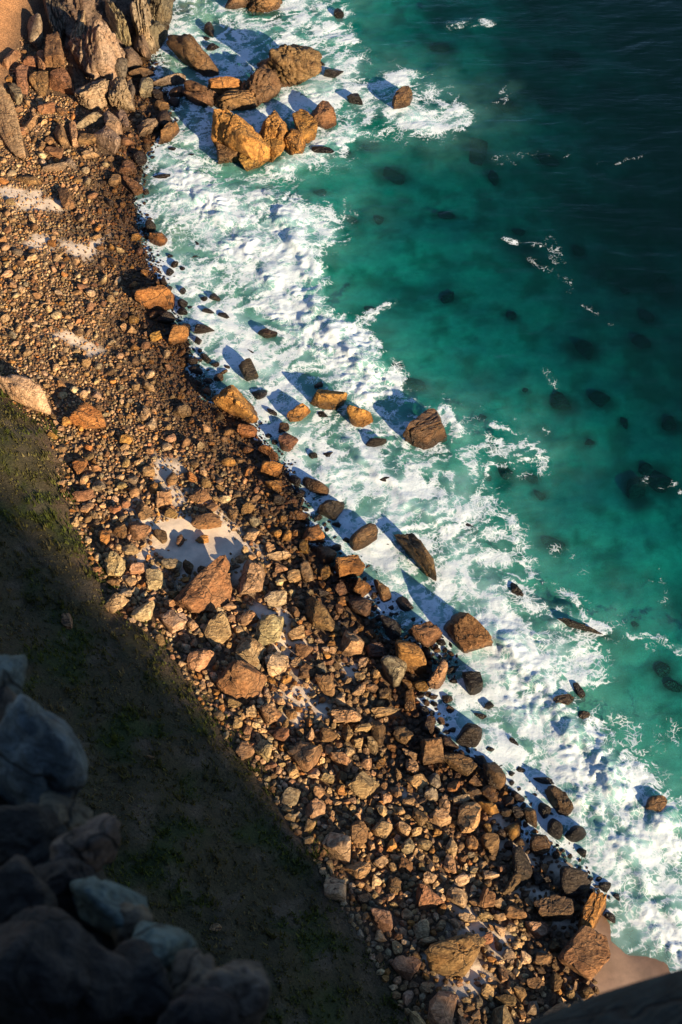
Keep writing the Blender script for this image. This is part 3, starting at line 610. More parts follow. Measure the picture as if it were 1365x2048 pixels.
# tables: px, py, half length, half width, angle, kind, tone, height factor, wetness, label, short landmark phrase
SURF = [
(655,804,37,23,15,'block','gold',0.95,0.25,'golden boulder with a black shaded end in the foam, casting a long pointed shadow','the golden boulder with the long pointed shadow'),
(597,829,25,19,-25,'ang','gold',0.9,0.25,'golden slanted boulder in the foam with a black hollow on its upper left',''),
(718,836,25,21,50,'ang','gold',0.95,0.25,'golden wedge boulder at the seaward end of the row of three in the foam','the golden wedge boulder in the foam'),
(850,866,43,33,-15,'ang','umber',0.7,0.8,'big dark wet boulder washed over by foam at the edge of the green water','the big washed-over boulder at the green water'),
(632,974,29,16,35,'round','umber',0.8,0.6,'dark spindle-shaped boulder lying in foam off the orange shore rocks','the dark spindle boulder'),
(660,1018,24,20,20,'block','dark',0.8,0.7,'flat-topped dark brown block in white foam beside the shore rocks','the flat-topped dark block'),
(727,1076,30,21,-25,'round','umber',0.8,0.6,'dark ribbed oval boulder standing in blue shaded foam','the dark ribbed oval boulder'),
(838,1113,60,20,45,'block','umber',0.9,0.5,'long log-shaped dark boulder in the foam, golden at its near end','the log-shaped boulder'),
(930,1264,55,34,43,'block','brown',1.0,0.3,'largest squared block in the surf, dark top and bright golden near face','the largest squared surf block'),
(766,1182,26,14,55,'ang','brown',1.0,0.5,'upright tooth-shaped brown rock standing alone in foam near the shore','the tooth-shaped rock'),
(725,1178,20,18,20,'ang','orange',0.9,0.3,'orange rough boulder between the tooth-shaped rock and the beach',''),
(700,1137,28,23,-10,'block','orange',1.0,0.3,'orange peaked boulder with a black shaded top at the foam edge','the orange peaked boulder'),
(849,1268,33,26,10,'ang','brown',0.85,0.4,'broad brown faceted boulder at the waterline beside the largest surf block','the broad brown faceted boulder'),
(822,1314,38,28,20,'round','orange',0.85,0.2,'smooth orange dome-shaped boulder on the waterline','the orange dome boulder'),
(875,1350,21,27,-10,'ang','tan',1.0,0.1,'upright cracked tan boulder with its foot in the foam, below the orange dome','the upright cracked tan boulder'),
(787,1346,26,28,0,'round','grey',0.8,0,'pitted greyish round boulder landward of the orange dome boulder','the pitted grey boulder'),
(945,1362,17,28,-25,'block','black',0.9,0.8,'black notched rock alone in bright foam below the largest surf block','the black notched rock'),
(938,1473,25,24,0,'round','dark',0.85,0.7,'round dark brown boulder in shaded foam near the low orange-brown rock','the round dark surf boulder'),
(898,1488,21,13,5,'round','umber',0.7,0.5,'low orange-brown rock touching the round dark boulder at the waterline',''),
(310,598,37,23,8,'ang','orange',0.8,0.15,'orange boulder with fine parallel ridges jutting from the beach into foam','the ridged orange boulder'),
(333,637,18,13,5,'round','dark',0.8,0.7,'smooth dark boulder under the ridged orange boulder',''),
(357,672,21,20,-10,'block','orange',0.95,0.2,'squarish orange block with a dark left side at the foam edge','the squarish orange block'),
(411,660,22,11,5,'ang','dark',0.7,0.7,'flat dark wet rock in foam right of the squarish orange block',''),
(477,808,46,27,32,'ang','gold',0.85,0.15,'large golden-orange wedge boulder where beach and foam meet','the large golden wedge boulder'),
(498,747,17,22,-20,'block','dark',1.0,0.6,'dark cube-shaped rock in foam above the large golden wedge boulder','the dark cube rock'),
(519,790,16,12,0,'round','black',0.7,0.8,'black smooth rock between the dark cube rock and the golden wedge boulder',''),
(535,672,21,12,25,'ang','dark',0.9,0.6,'dark ragged wedge rock at the foot of the breaking wave','the dark wedge rock at the breaker'),
(317,480,18,17,0,'ang','orange',0.95,0.4,'rough rust-orange boulder standing out into the swash of the upper cove','the rough rust-orange boulder'),
(578,888,19,17,15,'ang','rust',0.85,0.5,'rust-brown angular boulder in foam nearest the beach below the golden pair','the rust-brown surf boulder'),
(752,884,21,15,0,'ang','dark',0.8,0.8,'dark ragged rock in foam left of the big washed-over boulder',''),
(771,961,20,11,5,'round','dark',0.6,0.9,'low dark rock awash in foam below the big washed-over boulder',''),
(1150,1253,54,11,8,'ang','dark',0.6,0.9,'long low dark ledge awash in green water with foam spilling over its edge','the long dark ledge in green water'),
(1030,1185,23,12,50,'ang','dark',0.7,0.9,'slanting dark rock just breaking the surface at the seaward foam edge','the slanting dark rock'),
(1167,1437,17,15,-20,'round','umber',0.8,0.8,'lowest rock of the dark cluster in the seaward breaker','the dark cluster in the breaker'),
(1130,1405,23,13,-40,'ang','umber',0.8,0.8,'left rock of the dark cluster in the seaward breaker',''),
(1157,1386,17,10,50,'ang','dark',0.8,0.9,'uppermost rock of the dark cluster in the seaward breaker',''),
(1310,1611,23,18,-10,'block','brown',0.9,0.5,'brown upright-grooved rock at the right edge of the lower breaker','the grooved rock at the right edge'),
(1118,1603,33,18,40,'ang','umber',0.9,0.5,'dark brown craggy boulder slanting through foam off the lower beach','the craggy slanting boulder'),
(1086,1561,23,10,5,'ang','black',0.7,0.8,'flat black rock in foam above the craggy slanting boulder',''),
(1110,1660,15,20,-15,'round','black',0.95,0.8,'left of two upright black rocks side by side in lower foam','the pair of upright black rocks'),
(1150,1667,20,19,20,'round','black',0.95,0.8,'right of two upright black rocks side by side in lower foam',''),
(1088,1622,13,14,0,'round','black',0.9,0.8,'',''),
(806,204,17,25,25,'ang','brown',1.0,0.6,'brown upright rock ringed by splash far out in the upper sea','the splash-ringed rock'),
(711,203,16,13,10,'ang','black',0.9,0.8,'black rock in foam left of the splash-ringed rock',''),
(385,117,52,28,50,'gran','umber',0.9,0.4,'dark long boulder standing in foam off the upper granite headland','the dark boulder off the headland'),
(667,148,17,15,30,'block','black',0.9,0.8,'black blocky rock at the seaward tip of the upper island','the black rock at the island tip'),
(637,127,13,9,40,'ang','black',0.8,0.8,'',''),(419,62,10,14,0,'ang','dark',0.8,0.8,'',''),(430,98,17,10,-15,'ang','dark',0.7,0.8,'',''),(412,78,8,6,0,'ang','dark',0.7,0.8,'',''),
(610,82,9,5,0,'round','black',0.6,0.9,'',''),(677,31,11,9,30,'ang','black',0.8,0.9,'',''),(648,306,23,10,5,'ang','black',0.5,0.9,'',''),(680,277,9,5,0,'ang','black',0.6,0.9,'',''),
(638,773,9,8,0,'ang','dark',0.8,0.6,'',''),(650,831,14,8,0,'ang','black',0.6,0.8,'',''),(568,857,11,11,0,'ang','umber',0.8,0.7,'',''),
(627,913,9,9,0,'round','black',0.8,0.8,'',''),(657,912,10,8,0,'ang','dark',0.6,0.8,'',''),(688,910,8,6,0,'round','dark',0.6,0.8,'',''),(739,926,8,8,0,'ang','dark',0.8,0.8,'',''),
(682,1010,8,7,0,'round','black',0.7,0.8,'',''),(778,1093,11,7,0,'round','black',0.6,0.9,'',''),(692,1080,8,7,0,'round','black',0.6,0.9,'',''),
(907,1362,9,6,0,'round','black',0.7,0.8,'',''),(979,1411,11,10,0,'ang','black',0.8,0.8,'',''),(963,1434,14,7,15,'ang','dark',0.7,0.8,'',''),
(940,1057,18,8,10,'ang','dark',0.5,0.9,'',''),(1028,1492,15,9,30,'ang','dark',0.7,0.9,'',''),(882,1443,9,7,0,'ang','rust',0.8,0.5,'',''),
(1236,1795,11,7,0,'round','black',0.6,0.9,'',''),(1222,1835,13,9,20,'round','dark',0.6,0.9,'',''),(366,606,10,10,30,'round','black',0.8,0.8,'',''),(366,624,10,8,30,'round','black',0.8,0.8,'',''),
(430,595,13,9,25,'round','dark',0.8,0.7,'',''),(408,598,7,6,30,'round','dark',0.8,0.7,'',''),(417,624,13,6,15,'ang','black',0.7,0.7,'',''),(450,633,14,9,28,'ang','black',0.8,0.7,'',''),
(469,612,8,5,-20,'ang','black',0.6,0.8,'',''),(502,706,10,5,35,'ang','dark',0.7,0.8,'',''),(545,826,12,6,35,'ang','black',0.7,0.8,'',''),(514,738,6,4,0,'ang','black',0.7,0.8,'',''),
(412,714,13,8,50,'ang','dark',0.8,0.7,'',''),(385,723,11,8,20,'round','dark',0.8,0.7,'',''),(431,730,9,6,0,'round','dark',0.7,0.7,'',''),(455,735,9,6,20,'round','dark',0.7,0.7,'',''),
(448,745,8,6,0,'round','umber',0.8,0.6,'',''),(437,754,10,9,0,'round','umber',0.8,0.6,'',''),(392,741,15,8,30,'round','dark',0.7,0.7,'',''),(374,653,9,6,30,'ang','dark',0.7,0.7,'',''),(397,682,9,7,60,'ang','dark',0.8,0.7,'',''),
(302,453,10,12,0,'round','dark',0.9,0.6,'',''),(350,530,8,7,0,'round','dark',0.8,0.7,'',''),(342,513,6,4,0,'round','black',0.7,0.8,'',''),(396,490,8,7,40,'ang','dark',0.6,0.8,'',''),(390,517,12,5,-10,'ang','dark',0.5,0.9,'',''),
(328,563,6,9,0,'round','dark',0.8,0.7,'',''),(378,316,17,8,5,'round','black',0.5,0.9,'',''),(326,354,20,8,5,'round','dark',0.5,0.9,'',''),(345,300,14,6,0,'round','black',0.5,0.9,'',''),
(1035,1595,15,9,25,'round','dark',0.8,0.7,'',''),(1035,1624,14,12,30,'round','dark',0.8,0.6,'',''),(1062,1636,21,13,55,'round','brown',0.85,0.5,'',''),(1012,1624,11,9,0,'round','umber',0.8,0.6,'',''),
(1025,1662,17,19,0,'round','gold',0.9,0.4,'gold wet cobble-shaped boulder on the dark sand tongue by the lower foam','the gold boulder on the sand tongue'),(1003,1669,10,10,0,'round','brown',0.8,0.5,'',''),(1042,1684,10,8,0,'round','umber',0.8,0.6,'',''),(1018,1690,9,9,0,'round','umber',0.8,0.6,'',''),(1080,1692,21,19,20,'round','brown',0.85,0.4,'brown dome-shaped boulder at the lower foam edge below the upright black pair','the brown dome boulder'),
(1072,1664,7,5,0,'round','orange',0.8,0.4,'',''),
]
for t in SURF:
    place(*t[:7], hf=t[7] * 1.15, wet=t[8], label=t[9] or None, short=t[10] or None, sink=0.27 if t[2] > 13 else 0.12)

# island masses of jointed rock
outcrop('rock_island', 'golden heart-shaped jointed outcrop rising from foam in the upper cove', 'rock outcrop',
 [(486,284,52,42,25,'ang','gold',0.95,0.1),(546,270,28,32,10,'ang','gold',1.0,0.2),(507,322,28,22,-30,'ang','gold',0.8,0.15),(446,262,17,20,20,'ang','umber',0.9,0.5),(540,300,26,26,-30,'ang','gold',0.8,0.2),(462,305,24,26,40,'ang','brown',0.7,0.4)], short='the heart-shaped outcrop')
outcrop('rock_island', 'golden two-block rock split by a crack right of the heart-shaped outcrop', 'rock outcrop',
 [(610,260,20,25,-25,'ang','gold',1.0,0.3),(592,288,21,27,-35,'ang','gold',0.95,0.3)], short='the two-block rock')
place(643,240,25,27,-25,'ang','brown',hf=1.0,wet=0.5,label='brown shiny knob of rock at the seaward end of the heart-shaped outcrop row',short='the shiny knob')
outcrop('rock_island', 'long dark island of rounded rock blocks with water running off, in the upper cove', 'rock outcrop',
 [(593,135,50,40,25,'gran','brown',0.95,0.5),(537,137,19,20,0,'gran','umber',0.9,0.5),(520,176,36,36,35,'gran','umber',0.9,0.45),(476,206,40,24,-5,'gran','brown',0.85,0.4),(406,192,36,24,25,'gran','umber',0.85,0.5),(562,166,26,18,20,'gran','brown',0.7,0.6)], short='the long dark island')
place(450,176,33,17,5,'ang','orange',hf=0.8,wet=0.1,sink=-0.1,label='bright orange flat slab lying on the long dark island',short='the orange slab')
outcrop('rock_island', 'brown rocks cut by the upper edge of the picture, standing in foam', 'rock outcrop',
 [(478,6,23,18,10,'gran','umber',0.9,0.4),(527,6,32,24,0,'gran','brown',0.9,0.4)], short='the rocks at the upper edge')

# granite headland
outcrop('granite_headland', 'tall furrowed grey granite headland above the upper cove', 'headland',
 [(215,70,100,105,0,'gran','crag',0.9,0,0.6),(196,116,60,78,-6,'gran','grey',1.4,0,0.35),(150,128,17,58,6,'gran','crag',1.5,0,0.3),(188,194,35,27,-10,'gran','grey',1.0,0),(237,194,24,33,-18,'gran','grey',1.0,0.1),(262,190,10,25,0,'gran','crag',1.0,0.1),
  (160,50,17,52,20,'gran','grey',1.5,0,0.3),(184,42,13,48,14,'gran','crag',1.6,0,0.3),(206,50,14,50,-12,'gran','grey',1.6,0,0.3),(236,58,19,46,-14,'gran','grey',1.6,0,0.3),(262,40,12,60,-6,'gran','crag',1.3,0,0.3),(286,40,22,66,-3,'gran','grey',1.5,0.05,0.3),(322,22,26,44,15,'gran','crag',1.3,0.15,0.3),(316,68,20,28,5,'gran','crag',1.1,0.3),(284,90,16,30,0,'gran','crag',1.2,0.2),(260,116,20,24,-25,'gran','crag',1.0,0.2),(236,134,18,32,-15,'gran','crag',1.1,0.1),
  (112,30,22,62,5,'gran','crag',0.9,0,0.5)], short='the granite headland')  # last lobe: dark tone stands in for shade in the steep gap
LAND = [
(12,232,24,84,-9,'gran','tan',1.6,0,'smooth tan rock wall cut by the left picture edge, above the upper beach','the tan rock wall'),
(71,62,15,32,8,'gran','grey',1.1,0,'small stepped grey crag between orange sand and the granite headland','the stepped grey crag'),
(110,118,20,40,4,'block','rust',1.1,0,'tall pinkish slab leaning beside the granite headland','the tall pinkish slab'),
(84,126,10,24,5,'block','rust',1.0,0,'narrow pinkish slab left of the tall pinkish slab',''),
(22,116,24,11,-45,'block','rust',0.9,0,'tilted pinkish slab at the foot of the orange sand slope',''),
(122,170,24,24,10,'ang','rust',0.8,0,'broad rust-coloured broken mass below the tall pinkish slab','the broken rust mass'),
(82,168,20,24,-10,'ang','brown',0.8,0,'',''),(46,160,13,26,8,'block','rust',0.8,0,'',''),(33,188,11,20,-10,'ang','grey',0.8,0,'',''),(62,128,16,12,0,'ang','rust',0.7,0,'',''),
(94,218,17,11,0,'block','rust',0.9,0,'pink cut-looking block on the upper beach under the broken rust mass','the pink cut block'),(125,224,10,8,0,'ang','brown',0.8,0,'',''),(61,250,18,9,-30,'block','rust',0.8,0,'',''),
(100,284,10,9,0,'ang','rust',0.8,0,'',''),(110,306,18,10,20,'ang','brown',0.7,0,'',''),(38,265,14,8,5,'ang','rust',0.7,0,'',''),(84,293,10,8,-30,'ang','rust',0.8,0,'',''),
(124,273,13,21,-10,'block','rust',0.9,0,'upright pinkish grained slab, left one of a pair on the upper beach','the upright pinkish slab pair'),(148,270,8,21,0,'block','tan',0.9,0,'upright pale slab, right one of a pair on the upper beach',''),(175,280,18,12,5,'block','brown',0.8,0,'',''),
(180,244,29,14,-5,'ang','grey',0.8,0,'pale grey lens-shaped boulder below the granite headland','the lens-shaped grey boulder'),(223,248,17,26,-22,'block','grey',0.95,0,'grey upright squared boulder below the granite headland','the squared grey boulder'),
(216,282,26,25,5,'ang','grey',0.8,0.05,'large grey smooth boulder with a stepped face, lowest of the headland boulders','the stepped grey boulder'),(248,243,10,20,-20,'ang','grey',0.9,0.2,'',''),(253,282,18,10,5,'round','rust',0.7,0.4,'',''),
(295,255,25,16,-15,'ang','grey',0.8,0.1,'pale flat-topped boulder at the edge of the cove water','the pale flat-topped boulder'),(338,270,28,17,-25,'ang','brown',0.85,0.3,'brown lozenge boulder standing into the upper cove foam','the brown lozenge boulder'),(330,240,16,18,10,'round','dark',0.9,0.5,'',''),
(338,165,34,14,-5,'gran','grey',0.9,0.2,'long grey-brown boulder bridging headland and the long dark island','the long bridging boulder'),(284,148,26,12,0,'gran','umber',0.9,0.3,'',''),(293,177,15,21,0,'block','grey',0.95,0.1,'grey squarish boulder in the gap below the granite headland',''),(258,160,9,10,0,'ang','brown',0.9,0.2,'',''),
(354,186,16,12,0,'block','rust',0.85,0.4,'',''),(322,212,17,10,10,'ang','rust',0.8,0.3,'',''),(349,205,11,10,0,'round','black',0.8,0.7,'',''),(315,190,13,10,0,'ang','dark',0.8,0.5,'',''),
(256,338,18,13,5,'ang','rust',0.85,0.4,'',''),(281,316,14,15,0,'round','dark',0.8,0.6,'',''),(182,311,16,10,15,'ang','tan',0.75,0,'',''),(110,335,26,9,3,'round','grey',0.6,0,'flat grey stone lying among small cobbles of the upper beach','the flat grey stone'),
(142,328,14,9,45,'ang','grey',0.6,0,'',''),(132,400,12,22,-12,'block','brown',0.9,0,'upright brown slab on pale sand of the upper beach','the upright brown slab'),(230,362,13,11,0,'ang','rust',0.8,0.4,'',''),(262,372,22,11,45,'ang','rust',0.8,0.5,'',''),(60,360,26,9,20,'ang','brown',0.5,0,'',''),
(313,675,12,9,-5,'block','gold',0.85,0.05,'',''),(268,640,10,8,0,'block','gold',0.8,0.05,'',''),
(47,786,64,24,41,'gran','pale',0.8,0,'long pale flat-topped outcrop at the foot of the grassy slope, by the left edge','the long pale outcrop'),
(174,836,40,24,28,'ang','orange',0.75,0,'orange jagged boulder where the grassy slope meets the beach','the orange jagged boulder'),(133,844,12,9,-20,'ang','gold',0.8,0,'bright orange small rock left of the orange jagged boulder',''),(162,857,6,7,0,'ang','gold',0.9,0,'',''),(105,872,13,5,42,'block','gold',0.7,0,'bright orange splinter lying on the sunlit grass','the orange splinter'),
(160,935,14,18,25,'ang','orange',0.8,0,'orange lozenge rock at the lower tip of the sunlit grass','the orange lozenge rock'),(253,880,13,11,10,'ang','gold',0.8,0,'',''),(250,895,10,7,0,'ang','tan',0.7,0,'',''),(297,944,13,12,0,'ang','tan',0.85,0,'',''),
(168,990,20,13,-10,'ang','rust',0.6,0,'',''),(176,1016,16,8,-15,'ang','tan',0.7,0,'',''),(240,1066,14,14,0,'ang','brown',0.7,0,'',''),(290,828,11,15,0,'ang','tan',0.7,0,'',''),(366,826,18,13,-10,'ang','tan',0.7,0,'',''),(298,775,16,8,25,'ang','tan',0.8,0,'',''),
(418,1181,65,38,-22,'ang','brown',0.52,0,'biggest slab on the beach, brown with a ragged sunlit face, beside pale sand','the biggest beach slab'),(506,1161,23,35,14,'block','tan',0.9,0,'tan squared block standing right of the biggest beach slab','the tan squared block'),
(460,1133,21,8,5,'ang','grey',0.6,0,'',''),(414,1045,29,14,5,'block','rust',0.8,0,'reddish wide block at the upper rim of the pale sand patch','the reddish wide block'),(405,1079,13,8,10,'ang','orange',0.7,0,'small orange rock alone in the pale sand patch','the small orange rock on sand'),
(322,1073,12,16,-10,'ang','umber',0.8,0,'',''),(362,1082,9,12,0,'ang','umber',0.8,0,'',''),(377,1136,11,14,0,'ang','umber',0.8,0,'',''),(405,1138,10,7,0,'ang','umber',0.7,0,'',''),
(485,1363,50,38,-6,'ang','brown',0.7,0,'rough brown lumpy boulder at the foot of the shaded slope','the rough lumpy boulder'),(467,1405,20,12,5,'ang','brown',0.7,0,'',''),
(642,1232,26,42,-25,'ang','brown',0.65,0,'craggy grey-brown boulder in mid beach between orange shore rocks and pale sand','the craggy mid-beach boulder'),(588,1155,15,12,-15,'block','tan',0.8,0,'',''),(615,1146,13,22,-18,'block','tan',0.75,0,'',''),(593,1266,17,16,0,'ang','tan',0.8,0,'',''),
(605,1305,18,14,20,'ang','brown',0.8,0,'',''),(652,1372,18,24,-15,'ang','brown',0.8,0,'',''),(615,1345,16,14,10,'ang','umber',0.8,0,'',''),(592,1328,12,10,0,'ang','tan',0.8,0,'',''),(558,1112,24,10,-8,'block','pale',0.7,0,'',''),
(553,1068,11,10,0,'round','gold',0.85,0,'left of two smooth golden cobbles side by side','the two golden cobbles'),(574,1070,10,12,0,'round','gold',0.85,0,'right of two smooth golden cobbles side by side',''),(625,1072,22,20,-15,'ang','orange',0.85,0.3,'orange faceted boulder at the foam edge by the two golden cobbles','the orange faceted boulder'),(597,1033,18,10,3,'block','orange',0.8,0.3,'orange brick-shaped rock above the two golden cobbles',''),(566,1037,9,8,0,'round','gold',0.8,0.1,'',''),
(543,940,23,16,-5,'ang','orange',0.85,0.15,'orange rounded boulder on the waterline below the rust-brown surf boulder','the orange waterline boulder'),(538,905,22,12,42,'ang','orange',0.85,0.3,'',''),(548,972,19,15,10,'ang','orange',0.8,0.35,'',''),(495,864,18,13,15,'block','orange',0.8,0.2,'',''),(608,1095,10,14,0,'block','gold',0.8,0.2,'',''),
(862,1498,23,31,-15,'block','brown',1.0,0.15,'tall brown squared boulder on the lower waterline, pale at its foot','the tall squared boulder'),(915,1528,37,18,18,'ang','brown',0.6,0.4,'low ochre ledge of rock right of the tall squared boulder','the low ochre ledge'),(988,1551,28,24,20,'round','umber',0.85,0.4,'round dark brown boulder pushing into the lower foam beside the low ochre ledge','the round lower boulder'),(980,1588,19,13,10,'round','orange',0.8,0.3,'',''),(978,1614,22,14,8,'ang','gold',0.8,0.2,'golden pointed boulder on the lower waterline','the golden pointed boulder'),(857,1452,13,16,0,'block','umber',0.9,0.4,'',''),
(820,1404,12,22,-10,'block','orange',0.8,0.2,'',''),(843,1373,18,12,0,'round','gold',0.8,0.2,'bright yellow-orange rock tucked under the orange dome boulder',''),
(912,1911,62,40,-18,'ang','brown',0.65,0,'big brown slab with fine layered grain near the lower edge','the big layered slab'),(854,1884,19,9,-35,'block','tan',0.9,0,'pale splinter block leaning at the upper left of the big layered slab',''),
(1170,1911,44,44,-40,'block','brown',0.8,0.1,'large reddish-brown cracked boulder beside the lower sand tongue','the large cracked boulder'),(1183,1829,19,40,2,'block','orange',1.0,0.25,'upright orange-faced boulder above the large cracked boulder','the upright orange-faced boulder'),(1144,1768,32,28,10,'round','dark',0.9,0.6,'dark massive boulder at the lower foam edge above the upright orange-faced boulder','the dark massive boulder'),(1106,1818,38,28,10,'ang','umber',0.8,0.3,'dark brown sloping boulder left of the upright orange-faced boulder','the dark sloping boulder'),
(1044,1733,20,38,-15,'round','dark',0.8,0.5,'long dark smooth boulder landward of the sand tongue','the long dark smooth boulder'),(1025,1770,14,24,5,'ang','umber',0.8,0.3,'',''),(1075,1757,12,14,0,'round','dark',0.7,0.5,'',''),(1096,1758,11,9,0,'round','dark',0.7,0.5,'',''),
(974,1793,17,24,-5,'block','brown',0.8,0,'',''),(980,1750,17,11,-22,'block','pale',0.8,0,'',''),(937,1837,24,10,5,'ang','pale',0.8,0,'',''),(971,1834,16,10,-5,'ang','tan',0.8,0,'',''),(1000,1834,14,9,0,'ang','tan',0.8,0,'',''),(1030,1826,20,16,-30,'ang','brown',0.8,0,'',''),
(982,1690,22,20,10,'ang','brown',0.8,0.1,'',''),(903,1694,12,20,-8,'ang','tan',0.8,0,'',''),(902,1731,14,17,0,'ang','tan',0.8,0,'',''),(879,1637,20,18,30,'ang','tan',0.8,0,'',''),(870,1563,15,14,20,'round','grey',0.8,0,'',''),(864,1592,16,14,10,'ang','grey',0.8,0,'',''),(892,1611,17,13,45,'ang','tan',0.8,0,'',''),(922,1600,18,11,-50,'ang','grey',0.8,0,'',''),
(817,1692,16,17,20,'ang','grey',0.8,0,'',''),(812,1731,14,17,0,'ang','brown',0.8,0,'',''),(860,1756,15,13,-20,'ang','pale',0.8,0,'',''),(874,1666,10,9,0,'block','orange',0.85,0,'',''),(838,1632,20,12,40,'ang','brown',0.8,0,'',''),(718,1663,20,24,-20,'ang','brown',0.8,0,'',''),(763,1661,21,18,0,'ang','tan',0.8,0,'',''),(713,1741,28,18,5,'ang','tan',0.8,0,'flat tan boulder at the lower end of the shaded slope foot','the flat tan boulder'),(808,1656,14,17,-20,'ang','tan',0.8,0,'',''),
(790,1770,17,14,10,'ang','umber',0.7,0,'',''),(1086,1918,19,13,-20,'ang','brown',0.7,0,'',''),(1070,1968,20,14,10,'ang','umber',0.7,0,'',''),(1018,1912,13,18,-20,'ang','grey',0.7,0,'',''),(1010,2000,22,13,-10,'ang','umber',0.7,0,'',''),(1110,1965,14,18,0,'ang','brown',0.7,0,'',''),(1080,1940,13,8,0,'ang','umber',0.7,0,'',''),
(693,1434,30,17,-8,'ang','tan',0.85,0,'bright tan jagged block in mid beach below the bluish sand hollow','the bright jagged block'),(772,1426,29,10,-8,'ang','tan',0.75,0,'flat leaf-shaped tan rock lying on the lower beach','the leaf-shaped rock'),(655,1470,19,16,-20,'ang','brown',0.8,0,'',''),(760,1465,18,24,-30,'ang','umber',0.8,0,'',''),(726,1457,18,8,-15,'block','tan',0.8,0,'',''),(747,1492,13,19,-20,'ang','tan',0.8,0,'',''),(683,1521,23,14,30,'ang','tan',0.8,0,'',''),(821,1508,18,10,20,'ang','tan',0.8,0,'',''),(826,1535,14,16,-15,'ang','tan',0.8,0,'',''),(696,1466,12,18,10,'ang','brown',0.8,0,'',''),(762,1528,9,12,10,'ang','orange',0.8,0,'',''),
(718,1379,12,15,30,'ang','tan',0.8,0,'',''),(720,1357,11,10,0,'ang','tan',0.8,0,'',''),(770,1388,13,12,0,'block','brown',0.8,0,'',''),(752,1348,11,10,0,'ang','tan',0.8,0,'',''),(630,1620,22,20,0,'ang','tan',0.8,0,'',''),(655,1560,14,11,0,'ang','tan',0.8,0,'',''),
(135,1245,11,15,5,'ang','rust',0.7,0,'lone rust rock lying on the dark shaded slope',''),(302,1517,11,6,30,'ang','brown',0.6,0,'small brown rock low on the dark shaded slope',''),(432,1855,12,7,10,'ang','tan',0.6,0,'small pale rock deep in the shaded slope near the lower edge',''),
(225,1165,14,10,30,'ang','brown',0.6,0,'',''),(196,1115,8,9,0,'round','pale',0.7,0,'pale round stone at the edge of the bright green turf',''),
]
for t in LAND:
    place(*t[:7], hf=t[7], wet=t[8], label=t[9] or None, short=t[10] or None, sink=0.28)

# rocks under the water
for i, (x, y, a, b, an) in enumerate(SUB):
    q = hit(x, y)
    place(x, y, a * 0.82, b * 0.82, an, 'round', 'weed_murk', hf=0.36, wet=0.6, name='submerged_rock', p0=q, label=None, group='dark rocks lying under the green water')
print('rocks', len(ITEMS), time.time() - T0)

# ------------------------------------------------------------------ beach stones
def beach_points():
    pts = []
    xs = rng.uniform(-45, 24, 400000); ys = rng.uniform(16, 118, 400000)
    px, py = project(np.stack([xs, ys, np.full_like(xs, 0.8)], -1))
    ok = (px > -60) & (px < 1425) & (py > 60) & (py < 2110); xs, ys, px, py = xs[ok], ys[ok], px[ok], py[ok]
    z, s, d, e = ground_z(xs, ys)
    ok = (s > -1.6) & (d < 1.0) & (e < 1.0); return xs[ok], ys[ok], z[ok], s[ok], d[ok], px[ok], py[ok]
bx, by, bz, bs, bd, bpx, bpy_ = beach_points()
bsand = sand_mask(bx, by)
occ = {}
CELL = 0.5
def near_ok(x, y, r, f):
    i0, i1 = int((x - r - 1.1) // CELL), int((x + r + 1.1) // CELL); j0, j1 = int((y - r - 1.1) // CELL), int((y + r + 1.1) // CELL)
    for i in range(i0, i1 + 1):
        for j in range(j0, j1 + 1):
            for (qx, qy, qr) in occ.get((i, j), ()):
                if (qx - x)**2 + (qy - y)**2 < (f * (qr + r))**2: return False
    return True
def put(x, y, r): occ.setdefault((int(x // CELL), int(y // CELL)), []).append((x, y, r))
for (x, y, A, B, psi, zb) in FOOTPR:
    n = max(1, int(round(A / max(B, 0.05))))
    for k in range(-n, n + 1):
        t = k / (n + 0.5) * max(A - B * 0.6, 0); rr = min(B * 0.85, 1.0)
        put(x + math.cos(psi) * t, y + math.sin(psi) * t, rr)
low_f = sstep(800, 1250, bpy_)                        # coarse angular rubble towards the camera, small cobbles up the beach
STN = []; BIG = []
def scatter(rmin, rmax, tries, f, sandy, zmul):
    sel = rng.choice(len(bx), size=min(tries, len(bx)), replace=False)
    rs = rmin + (rmax - rmin) * rng.random(len(sel))**1.6
    order = np.argsort(-rs)
    for k in order:
        i = sel[k]; r = rs[k]
        scale = (0.43 + 0.60 * low_f[i]) if r > 0.45 else (0.43 + 0.42 * low_f[i]); r2 = r * scale
        if rng.random() < bsand[i] * 1.25 and rng.random() > sandy: continue
        if bs[i] < -0.2 and rng.random() < 0.55 + 0.3 * min(1, -bs[i]): continue
        if bpx[i] > 1195 and bpy_[i] > 1790: continue
        if ((bpx[i] - 395) / 92)**2 + ((bpy_[i] - 1086) / 50)**2 < 1 and (r > 0.11 or rng.random() < 0.9): continue      # the open sand pocket
        if bd[i] > 0.2 and rng.random() < 0.6: continue
        if near_ok(bx[i], by[i], r2, f):
            put(bx[i], by[i], r2); STN.append((bx[i], by[i], bz[i] + zmul * r2, r2, bs[i], low_f[i], bpx[i], bpy_[i]))
scatter(0.50, 0.84, 1300, 1.0, 0.03, 0.10)
scatter(0.27, 0.46, 5000, 0.95, 0.03, 0.12)
scatter(0.16, 0.27, 50000, 0.82, 0.03, 0.10)
scatter(0.10, 0.17, 170000, 0.78, 0.16, 0.15)
print('stones', len(STN), time.time() - T0)
STN.sort(key=lambda t: -t[3])
